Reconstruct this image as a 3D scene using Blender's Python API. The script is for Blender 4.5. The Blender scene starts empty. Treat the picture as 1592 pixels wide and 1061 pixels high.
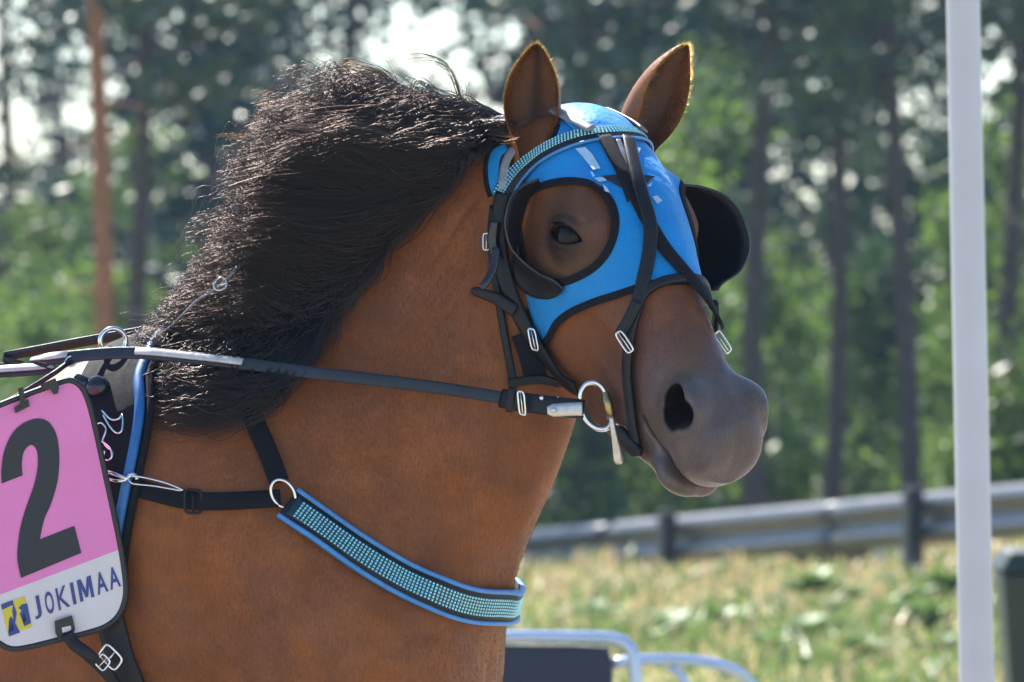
import bpy, bmesh, math, random
import numpy as np
from mathutils import Vector, Matrix

random.seed(7); np.random.seed(7)
scene = bpy.context.scene
C = scene.collection

# ------------------------------------------------------------------ camera
CAM_D, CAM_Z, FPX = 13.2667, 1.56, 13266.7      # 300 mm lens, one photo pixel = 1 mm at y = 0
cam_data = bpy.data.cameras.new('camera')
cam = bpy.data.objects.new('camera', cam_data); C.objects.link(cam)
cam.location = (0, -CAM_D, CAM_Z); cam.rotation_euler = (math.radians(90), 0, 0)
cam_data.lens = 300; cam_data.sensor_width = 36; cam_data.sensor_fit = 'HORIZONTAL'
cam_data.clip_start = 0.5; cam_data.clip_end = 3000
cam_data.dof.use_dof = True; cam_data.dof.focus_distance = CAM_D - 0.06; cam_data.dof.aperture_fstop = 11.0
cam_data.dof.aperture_blades = 0
scene.camera = cam

# ------------------------------------------------------------------ sky and sun
SUN_EL, SUN_AZ = math.radians(50), math.radians(-24)     # azimuth from +Y (behind the horse) towards +X
sun_dir = Vector((math.sin(SUN_AZ)*math.cos(SUN_EL), math.cos(SUN_AZ)*math.cos(SUN_EL), math.sin(SUN_EL)))
world = bpy.data.worlds.new('World'); scene.world = world; world.use_nodes = True
wn = world.node_tree.nodes; wl = world.node_tree.links
bg = wn['Background']; sky = wn.new('ShaderNodeTexSky')
sky.sky_type = 'NISHITA'; sky.sun_disc = False
sky.sun_elevation = SUN_EL; sky.sun_rotation = SUN_AZ
sky.air_density = 1.0; sky.dust_density = 0.2; sky.ozone_density = 3.5
wl.new(sky.outputs[0], bg.inputs[0]); bg.inputs[1].default_value = 0.10
sd = bpy.data.lights.new('sun', 'SUN'); sd.energy = 5.0; sd.angle = math.radians(0.5); sd.color = (1.0, 0.95, 0.87)
sun = bpy.data.objects.new('sun', sd); C.objects.link(sun)
sun.rotation_euler = sun_dir.to_track_quat('Z', 'Y').to_euler()
scene.view_settings.view_transform = 'Standard'; scene.view_settings.look = 'None'
scene.view_settings.exposure = 1.38; scene.view_settings.gamma = 1.0
scene.view_settings.use_curve_mapping = False
scene.render.engine = 'CYCLES'
scene.cycles.use_denoising = True
scene.cycles.max_bounces = 6; scene.cycles.transparent_max_bounces = 8

# ------------------------------------------------------------------ helpers
def P(px, py, y=0.0):
    """world point seen at photo pixel (px, py) at depth y"""
    k = (CAM_D + y)/FPX
    return Vector(((px-796)*k, y, CAM_Z + (530.5-py)*k))
def PA(a, y=0.0):
    a = np.asarray(a, float); y = np.asarray(y, float)
    k = (CAM_D + y)/FPX
    return np.stack([(a[..., 0]-796)*k, np.broadcast_to(y, a.shape[:-1]), CAM_Z+(530.5-a[..., 1])*k], -1)
def PX(p):
    p = np.asarray(p, float); k = (CAM_D+p[..., 1])/FPX
    return np.stack([796+p[..., 0]/k, 530.5-(p[..., 2]-CAM_Z)/k], -1)

def link(o, parent=None, label=None, cat=None, group=None, kind=None):
    C.objects.link(o)
    if parent is not None: o.parent = parent
    if label: o['label'] = label
    if cat: o['category'] = cat
    if group: o['group'] = group
    if kind: o['kind'] = kind
    return o
def mesh_obj(name, verts, faces, mat=None, parent=None, smooth=True, **kw):
    me = bpy.data.meshes.new(name)
    me.from_pydata([tuple(v) for v in verts], [], [tuple(int(i) for i in f) for f in faces]); me.update()
    if smooth: me.shade_smooth()
    if mat is not None:
        for m in (mat if isinstance(mat, (list, tuple)) else [mat]): me.materials.append(m)
    o = bpy.data.objects.new(name, me)
    return link(o, parent, **kw)
def empty(name, loc, **kw):
    o = bpy.data.objects.new(name, None); o.location = loc; o.empty_display_size = 0.1
    return link(o, **kw)
def under(o, parent):
    """parent without moving"""
    o.parent = parent
    o.matrix_parent_inverse = Matrix.Translation(parent.location).inverted()
    return o

def catmull(pts, n):
    """resample a polyline smoothly to n points (uniform in arc length)"""
    pts = np.asarray(pts, float)
    if len(pts) < 3:
        t = np.linspace(0, 1, n)[:, None]; return pts[0]*(1-t)+pts[-1]*t
    p = np.vstack([2*pts[0]-pts[1], pts, 2*pts[-1]-pts[-2]])
    out = []
    for i in range(1, len(p)-2):
        t = np.linspace(0, 1, 24, endpoint=False)[:, None]
        a, b, c, d = p[i-1], p[i], p[i+1], p[i+2]
        out.append(0.5*((2*b)+(-a+c)*t+(2*a-5*b+4*c-d)*t*t+(-a+3*b-3*c+d)*t**3))
    q = np.vstack(out+[pts[-1:]])
    L = np.concatenate([[0], np.cumsum(np.linalg.norm(np.diff(q, axis=0), axis=1))])
    u = np.linspace(0, L[-1], n)
    return np.stack([np.interp(u, L, q[:, k]) for k in range(q.shape[1])], 1)

def unit(v):
    v = np.asarray(v, float)
    return v/np.maximum(np.linalg.norm(v, axis=-1, keepdims=True), 1e-9)

def tube_data(pts, rad, seg=10, closed=False, flat=None):
    pts = np.asarray(pts, float); n = len(pts)
    rad = np.broadcast_to(np.asarray(rad, float), (n,))
    T = unit(np.roll(pts, -1, 0)-np.roll(pts, 1, 0)) if closed else unit(np.gradient(pts, axis=0))
    ref = np.array([0.13, 0.31, 0.94]); 
    if abs(T[0] @ ref) > .95: ref = np.array([1., .1, 0])
    N = np.zeros_like(pts); N[0] = unit(ref-T[0]*(ref @ T[0]))
    for i in range(1, n):
        v = N[i-1]-T[i]*(N[i-1] @ T[i]); N[i] = unit(v)
    B = np.cross(T, N)
    a = np.linspace(0, 2*math.pi, seg, endpoint=False)
    V = pts[:, None]+rad[:, None, None]*(np.cos(a)[None, :, None]*N[:, None]+np.sin(a)[None, :, None]*B[:, None])
    V = V.reshape(-1, 3); F = []
    m = n if closed else n-1
    for i in range(m):
        for j in range(seg):
            a0, a1 = i*seg+j, i*seg+(j+1) % seg; b0, b1 = ((i+1) % n)*seg+j, ((i+1) % n)*seg+(j+1) % seg
            F.append((a0, a1, b1, b0))
    if not closed:
        F.append(tuple(range(seg-1, -1, -1))); F.append(tuple((n-1)*seg+j for j in range(seg)))
    return V, F
def tube(name, pts, rad, mat, parent=None, seg=10, n=None, closed=False, **kw):
    if n: pts = catmull(pts, n)
    V, F = tube_data(pts, rad, seg, closed)
    return mesh_obj(name, V, F, mat, parent, **kw)

def strap_data(pts, nrm, width, thick, closed=False, bulge=0.25):
    """ribbon of given width and thickness; nrm = outward normal per point"""
    pts = np.asarray(pts, float); n = len(pts)
    width = np.broadcast_to(np.asarray(width, float), (n,)); thick = np.broadcast_to(np.asarray(thick, float), (n,))
    T = unit(np.roll(pts, -1, 0)-np.roll(pts, 1, 0)) if closed else unit(np.gradient(pts, axis=0))
    nrm = unit(nrm-T*np.sum(nrm*T, 1, keepdims=True)); S = np.cross(T, nrm)
    prof = [(-.5, .0), (-.5, .72), (-.42, 1.), (-.2, 1.0+bulge*.6), (.2, 1.0+bulge*.6), (.42, 1.), (.5, .72), (.5, 0.)]
    V = np.concatenate([(pts+S*(width*a)[:, None]+nrm*(thick*b)[:, None])[:, None] for a, b in prof], 1).reshape(-1, 3)
    k = len(prof); F = []
    for i in range(n if closed else n-1):
        i2 = (i+1) % n
        for j in range(k):
            j2 = (j+1) % k
            F.append((i*k+j, i2*k+j, i2*k+j2, i*k+j2))
    if not closed:
        F.append(tuple(range(k))); F.append(tuple((n-1)*k+j for j in range(k-1, -1, -1)))
    return V, F
def strap(name, pts, nrm, width, thick, mat, parent=None, closed=False, **kw):
    V, F = strap_data(pts, nrm, width, thick, closed)
    o = mesh_obj(name, V, F, mat, parent, **kw)
    return o
def box_data(c, ex, ey, ez):
    c, ex, ey, ez = (np.asarray(v, float) for v in (c, ex, ey, ez))
    V = [c+sx*ex+sy*ey+sz*ez for sx in (-1, 1) for sy in (-1, 1) for sz in (-1, 1)]
    F = [(0, 1, 3, 2), (4, 6, 7, 5), (0, 4, 5, 1), (2, 3, 7, 6), (0, 2, 6, 4), (1, 5, 7, 3)]
    return V, F
def merge_data(items):
    V = []; F = []
    for v, f in items:
        o = len(V); V.extend([tuple(x) for x in v]); F.extend([tuple(int(i)+o for i in q) for q in f])
    return V, F
def bevel(o, w, seg=2):
    m = o.modifiers.new('bevel', 'BEVEL'); m.width = w; m.segments = seg; m.limit_method = 'ANGLE'; m.angle_limit = math.radians(40)
    return o

# ------------------------------------------------------------------ materials
def mat(name, color, rough=0.5, metal=0.0, spec=0.5, noise=None, bump=None, sheen=0.0, coat=0.0, trans=0.0):
    """principled; noise=(scale, amount) mottles the colour; bump=(scale, strength)"""
    m = bpy.data.materials.new(name); m.use_nodes = True
    N = m.node_tree.nodes; L = m.node_tree.links; b = N['Principled BSDF']
    b.inputs['Base Color'].default_value = (*color, 1); b.inputs['Roughness'].default_value = rough
    b.inputs['Metallic'].default_value = metal; b.inputs['Specular IOR Level'].default_value = spec
    if sheen: b.inputs['Sheen Weight'].default_value = sheen
    if coat: b.inputs['Coat Weight'].default_value = coat
    tc = N.new('ShaderNodeTexCoord')
    if noise:
        nz = N.new('ShaderNodeTexNoise'); nz.inputs['Scale'].default_value = noise[0]; nz.inputs['Detail'].default_value = 6
        L.new(tc.outputs['Object'], nz.inputs['Vector'])
        mr = N.new('ShaderNodeMapRange'); mr.inputs['From Min'].default_value = .25; mr.inputs['From Max'].default_value = .75
        mr.inputs['To Min'].default_value = 1-noise[1]; mr.inputs['To Max'].default_value = 1+noise[1]
        L.new(nz.outputs['Fac'], mr.inputs['Value'])
        vm = N.new('ShaderNodeVectorMath'); vm.operation = 'SCALE'; vm.inputs[0].default_value = color
        L.new(mr.outputs[0], vm.inputs['Scale']); L.new(vm.outputs[0], b.inputs['Base Color'])
        mr2 = N.new('ShaderNodeMapRange'); mr2.inputs['To Min'].default_value = max(.02, rough-.12); mr2.inputs['To Max'].default_value = min(1, rough+.12)
        L.new(nz.outputs['Fac'], mr2.inputs['Value']); L.new(mr2.outputs[0], b.inputs['Roughness'])
    if bump:
        nb = N.new('ShaderNodeTexNoise'); nb.inputs['Scale'].default_value = bump[0]; nb.inputs['Detail'].default_value = 4
        L.new(tc.outputs['Object'], nb.inputs['Vector'])
        bp = N.new('ShaderNodeBump'); bp.inputs['Strength'].default_value = bump[1]; bp.inputs['Distance'].default_value = .002
        L.new(nb.outputs['Fac'], bp.inputs['Height']); L.new(bp.outputs[0], b.inputs['Normal'])
    if trans:
        tr = N.new('ShaderNodeBsdfTranslucent'); tr.inputs[0].default_value = (*color, 1)
        mx = N.new('ShaderNodeMixShader'); mx.inputs[0].default_value = trans
        L.new(b.outputs[0], mx.inputs[1]); L.new(tr.outputs[0], mx.inputs[2])
        L.new(mx.outputs[0], N['Material Output'].inputs[0])
        if noise: L.new(vm.outputs[0], tr.inputs[0])
    return m
# ================================================================== THE PLACE
def W(px, py, D):
    """world point at photo pixel (px, py), D metres from the camera"""
    return np.array(P(px, py, D-CAM_D))
def gz_at(x, y):
    """height of the ground: level track, grass rising gently to the right, falling away behind the rail"""
    x = np.asarray(x, float); y = np.asarray(y, float)
    base = .045*np.clip(x, -8, 8)*np.clip((y-14)/20, 0, 1)
    drop = -.55*np.clip((y-46)/14, 0, 1)
    return base*np.clip((y-14)/20, 0, 1)+drop+.02*np.sin(x*1.3+y*.7)*np.clip((y-14)/10, 0, 1)
def grass_ground_material():
    m = bpy.data.materials.new('mown_grass_ground'); m.use_nodes = True
    N = m.node_tree.nodes; L = m.node_tree.links; b = N['Principled BSDF']; b.inputs['Roughness'].default_value = .9; b.inputs['Specular IOR Level'].default_value = .1
    tc = N.new('ShaderNodeTexCoord')
    n1 = N.new('ShaderNodeTexNoise'); n1.inputs['Scale'].default_value = .9; n1.inputs['Detail'].default_value = 5
    n2 = N.new('ShaderNodeTexNoise'); n2.inputs['Scale'].default_value = 14; n2.inputs['Detail'].default_value = 5
    L.new(tc.outputs['Object'], n1.inputs[0]); L.new(tc.outputs['Object'], n2.inputs[0])
    r1 = N.new('ShaderNodeValToRGB'); e = r1.color_ramp.elements
    e[0].position = .35; e[0].color = (.12, .16, .05, 1); e[1].position = .62; e[1].color = (.46, .36, .19, 1)
    x = e.new(.5); x.color = (.29, .27, .11, 1)
    mx = N.new('ShaderNodeMix'); mx.data_type = 'FLOAT'; mx.inputs[0].default_value = .45
    L.new(n1.outputs['Fac'], mx.inputs[2]); L.new(n2.outputs['Fac'], mx.inputs[3]); L.new(mx.outputs[0], r1.inputs[0]); L.new(r1.outputs[0], b.inputs['Base Color'])
    bp = N.new('ShaderNodeBump'); bp.inputs['Distance'].default_value = .05; L.new(n2.outputs['Fac'], bp.inputs['Height']); L.new(bp.outputs[0], b.inputs['Normal'])
    return m
def sheet(name, xs, ys, zf, m):
    X, Y = np.meshgrid(xs, ys, indexing='ij'); Z = zf(X, Y); n = len(ys)
    V = np.stack([X, Y, Z], -1).reshape(-1, 3)
    F = [(i*n+j, (i+1)*n+j, (i+1)*n+j+1, i*n+j+1) for i in range(len(xs)-1) for j in range(n-1)]
    return mesh_obj(name, V, F, m, kind='structure')
xs = np.concatenate([[-330, -200, -120, -50], np.linspace(-26, 26, 90), [50, 120, 200, 330]])
ys = np.concatenate([[-260, -140, -60, -25], np.linspace(-14, 75, 120), [90, 120, 180, 260, 400]])
sheet('ground', xs, ys, gz_at, grass_ground_material())
trk = mat('sand_track', (.34, .30, .25), .95, noise=(3.5, .22), bump=(60, .8), spec=.2)
sheet('track', np.linspace(-60, 60, 40), np.linspace(-11, 7.5, 30), lambda x, y: gz_at(x, y)+.006, trk)

# grass: mown swathes and tufts, nobody could count the blades
def grass(name, n, region, hmin, hmax, wid, mats, seed):
    g = np.random.default_rng(seed); x0, x1, y0, y1 = region
    x = g.uniform(x0, x1, n); y = g.uniform(y0, y1, n)
    d = np.sin(x*4.1+np.sin(y*1.7)*1.5)*np.sin(y*.9+1.1*np.sin(x*2.1)); k = g.random(n) < (.35+.65*(d > -.1)); x, y, d = x[k], y[k], d[k]; n = len(x)
    z = gz_at(x, y); h = g.uniform(hmin, hmax, n)*(1+.8*np.clip(d, 0, 1)); a = g.uniform(0, 6.28, n); lean = g.normal(0, .6, (n, 2))
    w = wid*g.uniform(.6, 1.4, n)
    dx, dy = np.cos(a)*w, np.sin(a)*w
    base = np.stack([x, y, z-.01], 1); S = np.stack([dx, dy, 0*dx], 1)
    mid = base+np.stack([lean[:, 0]*h*.35, lean[:, 1]*h*.35, h*.6], 1); top = base+np.stack([lean[:, 0]*h, lean[:, 1]*h, h*.95], 1)
    V = np.stack([base-S, base+S, mid+S*.8, mid-S*.8, top], 1).reshape(-1, 3)
    i = np.arange(n)*5
    me = bpy.data.meshes.new(name)
    F = [(a, a+1, a+2, a+3) for a in i]+[(a+3, a+2, a+4) for a in i]
    me.from_pydata(V.tolist(), [], [tuple(map(int, f)) for f in F])
    for m in mats: me.materials.append(m)
    dry = (g.random(n) < np.clip(.34-.5*d+.45*np.clip((y-30)/8, 0, 1), .06, .95)).astype(int); me.polygons.foreach_set('material_index', np.concatenate([dry, dry]).astype(np.int32))
    me.update(); return me
gm = mat('green_grass_blades', (.15, .22, .06), .45, noise=(3, .35), trans=.4); hm = mat('dry_grass_blades', (.55, .43, .24), .5, noise=(4, .3), trans=.3)
go = bpy.data.objects.new('grass', grass('grass', 90000, (-14, 14, 17, 49), .05, .17, .014, [gm, hm], 3))
link(go, label='mown grass and dry hay on the bank in front of guard rail', cat='grass', kind='stuff')

# ------------------------------------------------------------------ trees
M_bark_pine = mat('orange_pine_bark', (.24, .105, .055), .85, noise=(9, .45), bump=(30, .9))
M_bark_dark = mat('dark_spruce_bark', (.055, .045, .045), .9, noise=(9, .4), bump=(30, .9))
M_bark_birch = mat('pale_birch_bark', (.42, .40, .37), .7, noise=(6, .5), bump=(20, .6))
M_needle = mat('blue_green_needles', (.028, .060, .038), .45, noise=(1.3, .5), trans=.15)
M_spruce = mat('dark_spruce_needles', (.020, .045, .032), .45, noise=(1.1, .5), trans=.12)
M_leaf = mat('fresh_green_leaves', (.120, .195, .038), .48, noise=(1.4, .55), trans=.50)
M_leaf2 = mat('mid_green_leaves', (.044, .090, .032), .48, noise=(1.6, .6), trans=.32)
def leaves_mesh(cent, size, rng, flat=0.0):
    n = len(cent); a = rng.normal(0, 1, (n, 3)); a[:, 2] *= (1-flat); a = unit(a); b = unit(np.cross(a, rng.normal(0, 1, (n, 3))))
    s = (size*rng.uniform(.55, 1.35, n))[:, None]; a = a*s; b = b*s*.62
    V = np.stack([cent-a, cent+b*.9-a*.1, cent+a, cent-b*.9-a*.1], 1).reshape(-1, 3)
    i = np.arange(n)*4
    return V, np.stack([i, i+1, i+2, i+3], 1)
def quick_mesh(name, V, F, m):
    me = bpy.data.meshes.new(name); me.from_pydata(np.asarray(V).tolist(), [], np.asarray(F).tolist() if not isinstance(F, list) else F); me.materials.append(m); me.update(); return me
def clumps(cs, per, spread, rng):
    return np.concatenate([np.array(c)+rng.normal(0, 1, (per, 3))*np.array(spread) for c in cs])
def pine_kind(seed, h=13.0, r=.095, lo=2.9, bark=None):
    g = np.random.default_rng(seed); zt = np.linspace(0, h, 26)
    line = np.stack([.12*np.sin(zt*.5+seed), .12*np.cos(zt*.43+seed), zt], 1); line[:, :2] -= line[0, :2]
    items = [tube_data(line, np.linspace(r*1.15, r*.25, 26)+.015*np.exp(-zt*2), 10)]; cs = []
    for k in range(34):
        z = g.uniform(lo, h); a = g.uniform(0, 6.28); L = g.uniform(.7, 2.0)*(1-.4*(z-lo)/(h-lo)); 
        p0 = np.array([np.interp(z, zt, line[:, 0]), np.interp(z, zt, line[:, 1]), z]); e = p0+np.array([math.cos(a)*L, math.sin(a)*L, g.uniform(-.15, .55)])
        mid = (p0+e)/2+np.array([0, 0, g.uniform(-.1, .12)])
        items.append(tube_data(catmull(np.array([p0, mid, e]), 7), np.linspace(.026, .007, 7), 6))
        for t in np.linspace(.45, 1.0, 4): cs.append(p0+(e-p0)*t+g.normal(0, .13, 3))
    for k in range(9):                                                     # dead lower branches
        z = g.uniform(.8, lo+.4); a = g.uniform(0, 6.28); p0 = np.array([0, 0, z]); L = g.uniform(.3, .9)
        items.append(tube_data(catmull(np.array([p0, p0+np.array([math.cos(a)*L*.5, math.sin(a)*L*.5, .02]), p0+np.array([math.cos(a)*L, math.sin(a)*L, g.uniform(-.25, .1)])]), 5), np.linspace(.013, .004, 5), 5))
    T = merge_data(items); Lf = leaves_mesh(clumps(cs, 22, (.20, .20, .12), g), .085, g)
    return quick_mesh('trunk', *T, bark or M_bark_pine), quick_mesh('crown', *Lf, M_needle)
def spruce_kind(seed, h=11.0, r=.11, w=1.5):
    g = np.random.default_rng(seed); zt = np.linspace(0, h, 14); line = np.stack([0*zt, 0*zt, zt], 1)
    items = [tube_data(line, np.linspace(r, .02, 14), 9)]; cs = []
    for k in range(150):
        z = h*(g.random()**1.25)*.97+.25; L = w*(1-z/h)**.75*g.uniform(.6, 1.12)+.08; a = g.uniform(0, 6.28)
        d = np.array([math.cos(a), math.sin(a), 0]); p0 = np.array([0, 0, z]); e = p0+d*L+np.array([0, 0, -.28*L+.06])
        if L > .35: items.append(tube_data(np.array([p0, (p0+e)/2+np.array([0, 0, .03]), e]), [.016, .011, .005], 5))
        m = max(3, int(L*9))
        for t in np.linspace(.2, 1.05, m): cs.append(p0+(e-p0)*t+np.array([0, 0, -.04]))
    Lf = leaves_mesh(clumps(cs, 5, (.09, .09, .06), g), .10, g)
    return quick_mesh('trunk', *merge_data(items), M_bark_dark), quick_mesh('crown', *Lf, M_spruce)
def birch_kind(seed, h=5.2, r=.045, w=1.1, mleaf=None, lo=.35, nb=46, bark=None):
    g = np.random.default_rng(seed); zt = np.linspace(0, h, 16)
    line = np.stack([.10*np.sin(zt*.8+seed), .08*np.cos(zt*.7+seed*2), zt], 1); line[:, :2] -= line[0, :2]
    items = [tube_data(line, np.linspace(r, .008, 16), 8)]; cs = []
    for k in range(nb):
        z = lo+(h-lo)*g.random(); a = g.uniform(0, 6.28); L = w*g.uniform(.35, 1.1)*(1-.55*z/h)
        p0 = np.array([np.interp(z, zt, line[:, 0]), np.interp(z, zt, line[:, 1]), z]); e = p0+np.array([math.cos(a)*L, math.sin(a)*L, g.uniform(.05, .6)*L])
        items.append(tube_data(np.array([p0, (p0+e)/2+np.array([0, 0, .05]), e]), [.012, .008, .003], 5))
        for t in np.linspace(.4, 1.05, 4): cs.append(p0+(e-p0)*t)
    Lf = leaves_mesh(clumps(cs, 15, (.13, .13, .14), g), .062, g)
    return quick_mesh('trunk', *merge_data(items), bark or M_bark_birch), quick_mesh('crown', *Lf, mleaf or M_leaf)
KIND = {'pine': [pine_kind(11), pine_kind(12, 12.0, .085, 3.6), pine_kind(13, 12.5, .10, 4.6, M_bark_dark), pine_kind(14, 13, .088, 4.7)], 'spruce': [spruce_kind(21), spruce_kind(22, 9.0, .09, 1.25)],
        'birch': [birch_kind(31), birch_kind(32, 4.4, .04, 1.25), birch_kind(33, 3.4, .035, 1.0)],
        'alder': [birch_kind(41, 4.8, .05, 1.2, M_leaf2, bark=M_bark_dark), birch_kind(42, 3.6, .04, 1.1, M_leaf2, bark=M_bark_dark)],
        'shrub': [birch_kind(51, 1.9, .025, .9, M_leaf2, .1, 40, M_bark_dark), birch_kind(52, 1.5, .022, .85, M_leaf, .08, 36, M_bark_dark)]}
NAMES = {'pine': 'pine_tree', 'spruce': 'spruce_tree', 'birch': 'birch_tree', 'alder': 'alder_tree', 'shrub': 'shrub'}
TLAB = {'pine': 'tall forest pine with bare reddish trunk and sparse dark crown', 'spruce': 'dark blue green spruce with drooping boughs in the forest',
        'birch': 'young bright green leafy birch backlit by the sun in forest', 'alder': 'mid green leafy alder standing among the forest trees', 'shrub': 'low leafy shrub at forest edge behind the guard rail'}
TGRP = {'pine': 'forest pines', 'spruce': 'forest spruces', 'birch': 'sunlit forest birches', 'alder': 'forest alders', 'shrub': 'shrubs along the forest edge'}
def tree(kind, v, px, D, s=1.0, rot=None, label=None):
    x = (px-796)*D/FPX; y = D-CAM_D
    o = empty(NAMES[kind], (x, y, float(gz_at(x, y))-.03), label=label or (TLAB[kind] if not (kind == 'pine' and v == 2) else 'forest pine with dark grey brown trunk and sparse crown'), cat='shrub' if kind == 'shrub' else 'tree', group=None if label else TGRP[kind] if not (kind == 'pine' and v == 2) else 'dark trunked forest pines')
    o.rotation_euler = (0, 0, random.uniform(0, 6.28) if rot is None else rot); o.scale = (s, s, s*random.uniform(.93, 1.07))
    for me in KIND[kind][v]: link(bpy.data.objects.new(me.name.split('.')[0], me), o)
    return o
tree('pine', 3, 152, 66, .9, 1.0, label='pine with straight orange brown trunk standing apart over the bright birches')
for a in [(-330, 92, 1, 1.0), (-120, 84, 0, 1.05), (545, 100, 1, 1.1), (865, 92, 1, 1.0), (1176, 67, 2, .9), (1288, 69, 2, .75), (1416, 66, 2, .8), (192, 68, 2, .8), (1060, 86, 2, .8), (1345, 92, 2, .9), (905, 70, 2, .8), (1555, 70, 2, .85), (1700, 90, 1, 1.0), (1905, 86, 0, 1.0), (30, 104, 0, 1.0)]:
    tree('pine', a[2], a[0], a[1], a[3])
for a in [(330, 84, 0, .95), (395, 90, 1, 1.0), (200, 108, 0, .8), (-200, 100, 0, 1.0), (960, 90, 0, 1.0), (1040, 98, 1, 1.0), (890, 104, 1, 1.0), (1150, 108, 0, .75), (1580, 96, 0, 1.0), (1330, 110, 1, .7), (1760, 104, 0, 1.0), (480, 106, 1, .62), (290, 96, 0, 1.0), (365, 102, 0, 1.0), (820, 98, 0, .9), (930, 110, 0, 1.05), (1090, 104, 0, 1.0), (1230, 112, 1, .95), (1480, 110, 0, .62), (90, 116, 0, .75), (1640, 112, 0, .9), (-380, 84, 1, 1.0), (1990, 98, 0, 1.0)]:
    tree('spruce', a[2], a[0], a[1], a[3])
for a in [(60, 88, 0, .72), (120, 84, 1, .75), (232, 92, 0, .70), (270, 82, 2, .9), (-60, 90, 1, .9), (1085, 84, 1, .8), (1225, 92, 0, .75), (1330, 86, 2, 1.0), (1480, 94, 1, .85), (1560, 88, 2, 1.0), (1650, 86, 1, .9), (1000, 82, 2, .9), (440, 90, 2, 1.0), (-250, 86, 1, .9), (1820, 88, 0, .9), (180, 98, 1, .85), (95, 79, 2, .95), (235, 80, 2, .85), (40, 82, 1, .7), (1210, 83, 2, .85), (1365, 81, 2, .7), (1450, 82, 2, .85)]:
    tree('birch', a[2], a[0], a[1]-random.choice([3, 8, 11]), a[3]*random.uniform(.72, 1.3))
for a in [(10, 96, 0, .8), (160, 94, 1, 1.0), (520, 96, 0, .72), (620, 100, 1, .9), (700, 98, 1, .85), (780, 102, 0, .68), (1120, 96, 0, .9), (1270, 100, 0, .95), (1400, 96, 1, 1.0), (1520, 102, 0, .9), (-140, 100, 0, 1.0), (860, 98, 1, 1.0), (1720, 98, 0, 1.0), (1380, 90, 1, .8), (600, 106, 0, .7), (700, 110, 0, .66), (1000, 104, 0, .85)]:
    tree('alder', a[2], a[0], a[1]-random.choice([2, 6, 12]), a[3]*random.uniform(.8, 1.25))
for i in range(30):
    tree('shrub', i % 2, -250+i*72+random.uniform(-25, 25), random.uniform(67, 84), random.uniform(.7, 1.05))
# the forest goes on to both sides
for i in range(84):
    sx = -1 if i % 2 else 1; D = random.uniform(78, 114); x = sx*random.uniform(8.5, 30); kd = ['spruce', 'pine', 'birch', 'spruce', 'alder', 'shrub', 'birch'][i % 7]
    tree(kd, random.randrange(len(KIND[kd])) if kd != 'pine' else random.randrange(2), 796+x*FPX/D, D-(8 if kd in ('birch', 'shrub') else 0), random.uniform(.8, 1.05))

# ------------------------------------------------------------------ guard rail along the road behind the grass
M_galv = mat('galvanised_steel', (.045, .052, .07), .42, metal=.2, noise=(5, .25), bump=(40, .1))
M_post = mat('dark_rail_post', (.035, .04, .05), .6, metal=.3, noise=(8, .3))
RA, RB = W(1700, 742, 47.5), W(560, 850, 64.0)
rd = unit((RB-RA)*np.array([1, 1, 0])); rn = np.array([rd[1], -rd[0], 0]); rn = rn if rn[1] < 0 else -rn
prof = [(0, 0), (.035, -.02), (.075, -.055), (.078, -.085), (.035, -.125), (.03, -.155), (.035, -.185), (.078, -.225), (.075, -.255), (.035, -.29), (0, -.31)]
rail = empty('guard_rail', tuple(W(1420, 880, 51)), label='grey galvanised steel crash barrier running along the road behind the grass', cat='guard rail')
def beam(a, b, name):
    k = 10; V = []; F = []; n = len(prof)
    for i in range(k+1):
        c = a+(b-a)*i/k
        for o, h in prof: V.append(c+rn*o+zz_*h)
    for i in range(k):
        for j in range(n-1): F.append((i*n+j, i*n+j+1, (i+1)*n+j+1, (i+1)*n+j))
    o = mesh_obj(name, V, F, M_galv); s = o.modifiers.new('thickness', 'SOLIDIFY'); s.thickness = .004
    return under(o, rail)
zz_ = np.array([0, 0, 1.0])
ext = RA-(RB-RA)*.35; end = RB+(RB-RA)*.2
cuts = np.linspace(0, 1, 6)
for i in range(5):
    a = ext+(end-ext)*cuts[i]+rn*(.006 if i % 2 else 0); b = ext+(end-ext)*(cuts[i+1]+.004)+rn*(.006 if i % 2 else 0); beam(a, b, 'beam')
f0 = [f for f in np.linspace(0, 1, 4001) if (lambda q_: 796+q_[0]*FPX/(q_[1]+CAM_D))(ext+(end-ext)*f+rn*.14) < 1420][0]
for f in [f0+.2*k for k in range(-3, 6) if 0.01 < f0+.2*k < .99]:
    c = ext+(end-ext)*f+rn*.14; g0 = float(gz_at(c[0], c[1]))-.3
    V, F = box_data((c[0], c[1], (g0+c[2]+.03)/2), rd*.06, rn*.05, (0, 0, (c[2]+.03-g0)/2)); bevel(under(mesh_obj('post', V, F, M_post, smooth=False), rail), .008)

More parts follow.
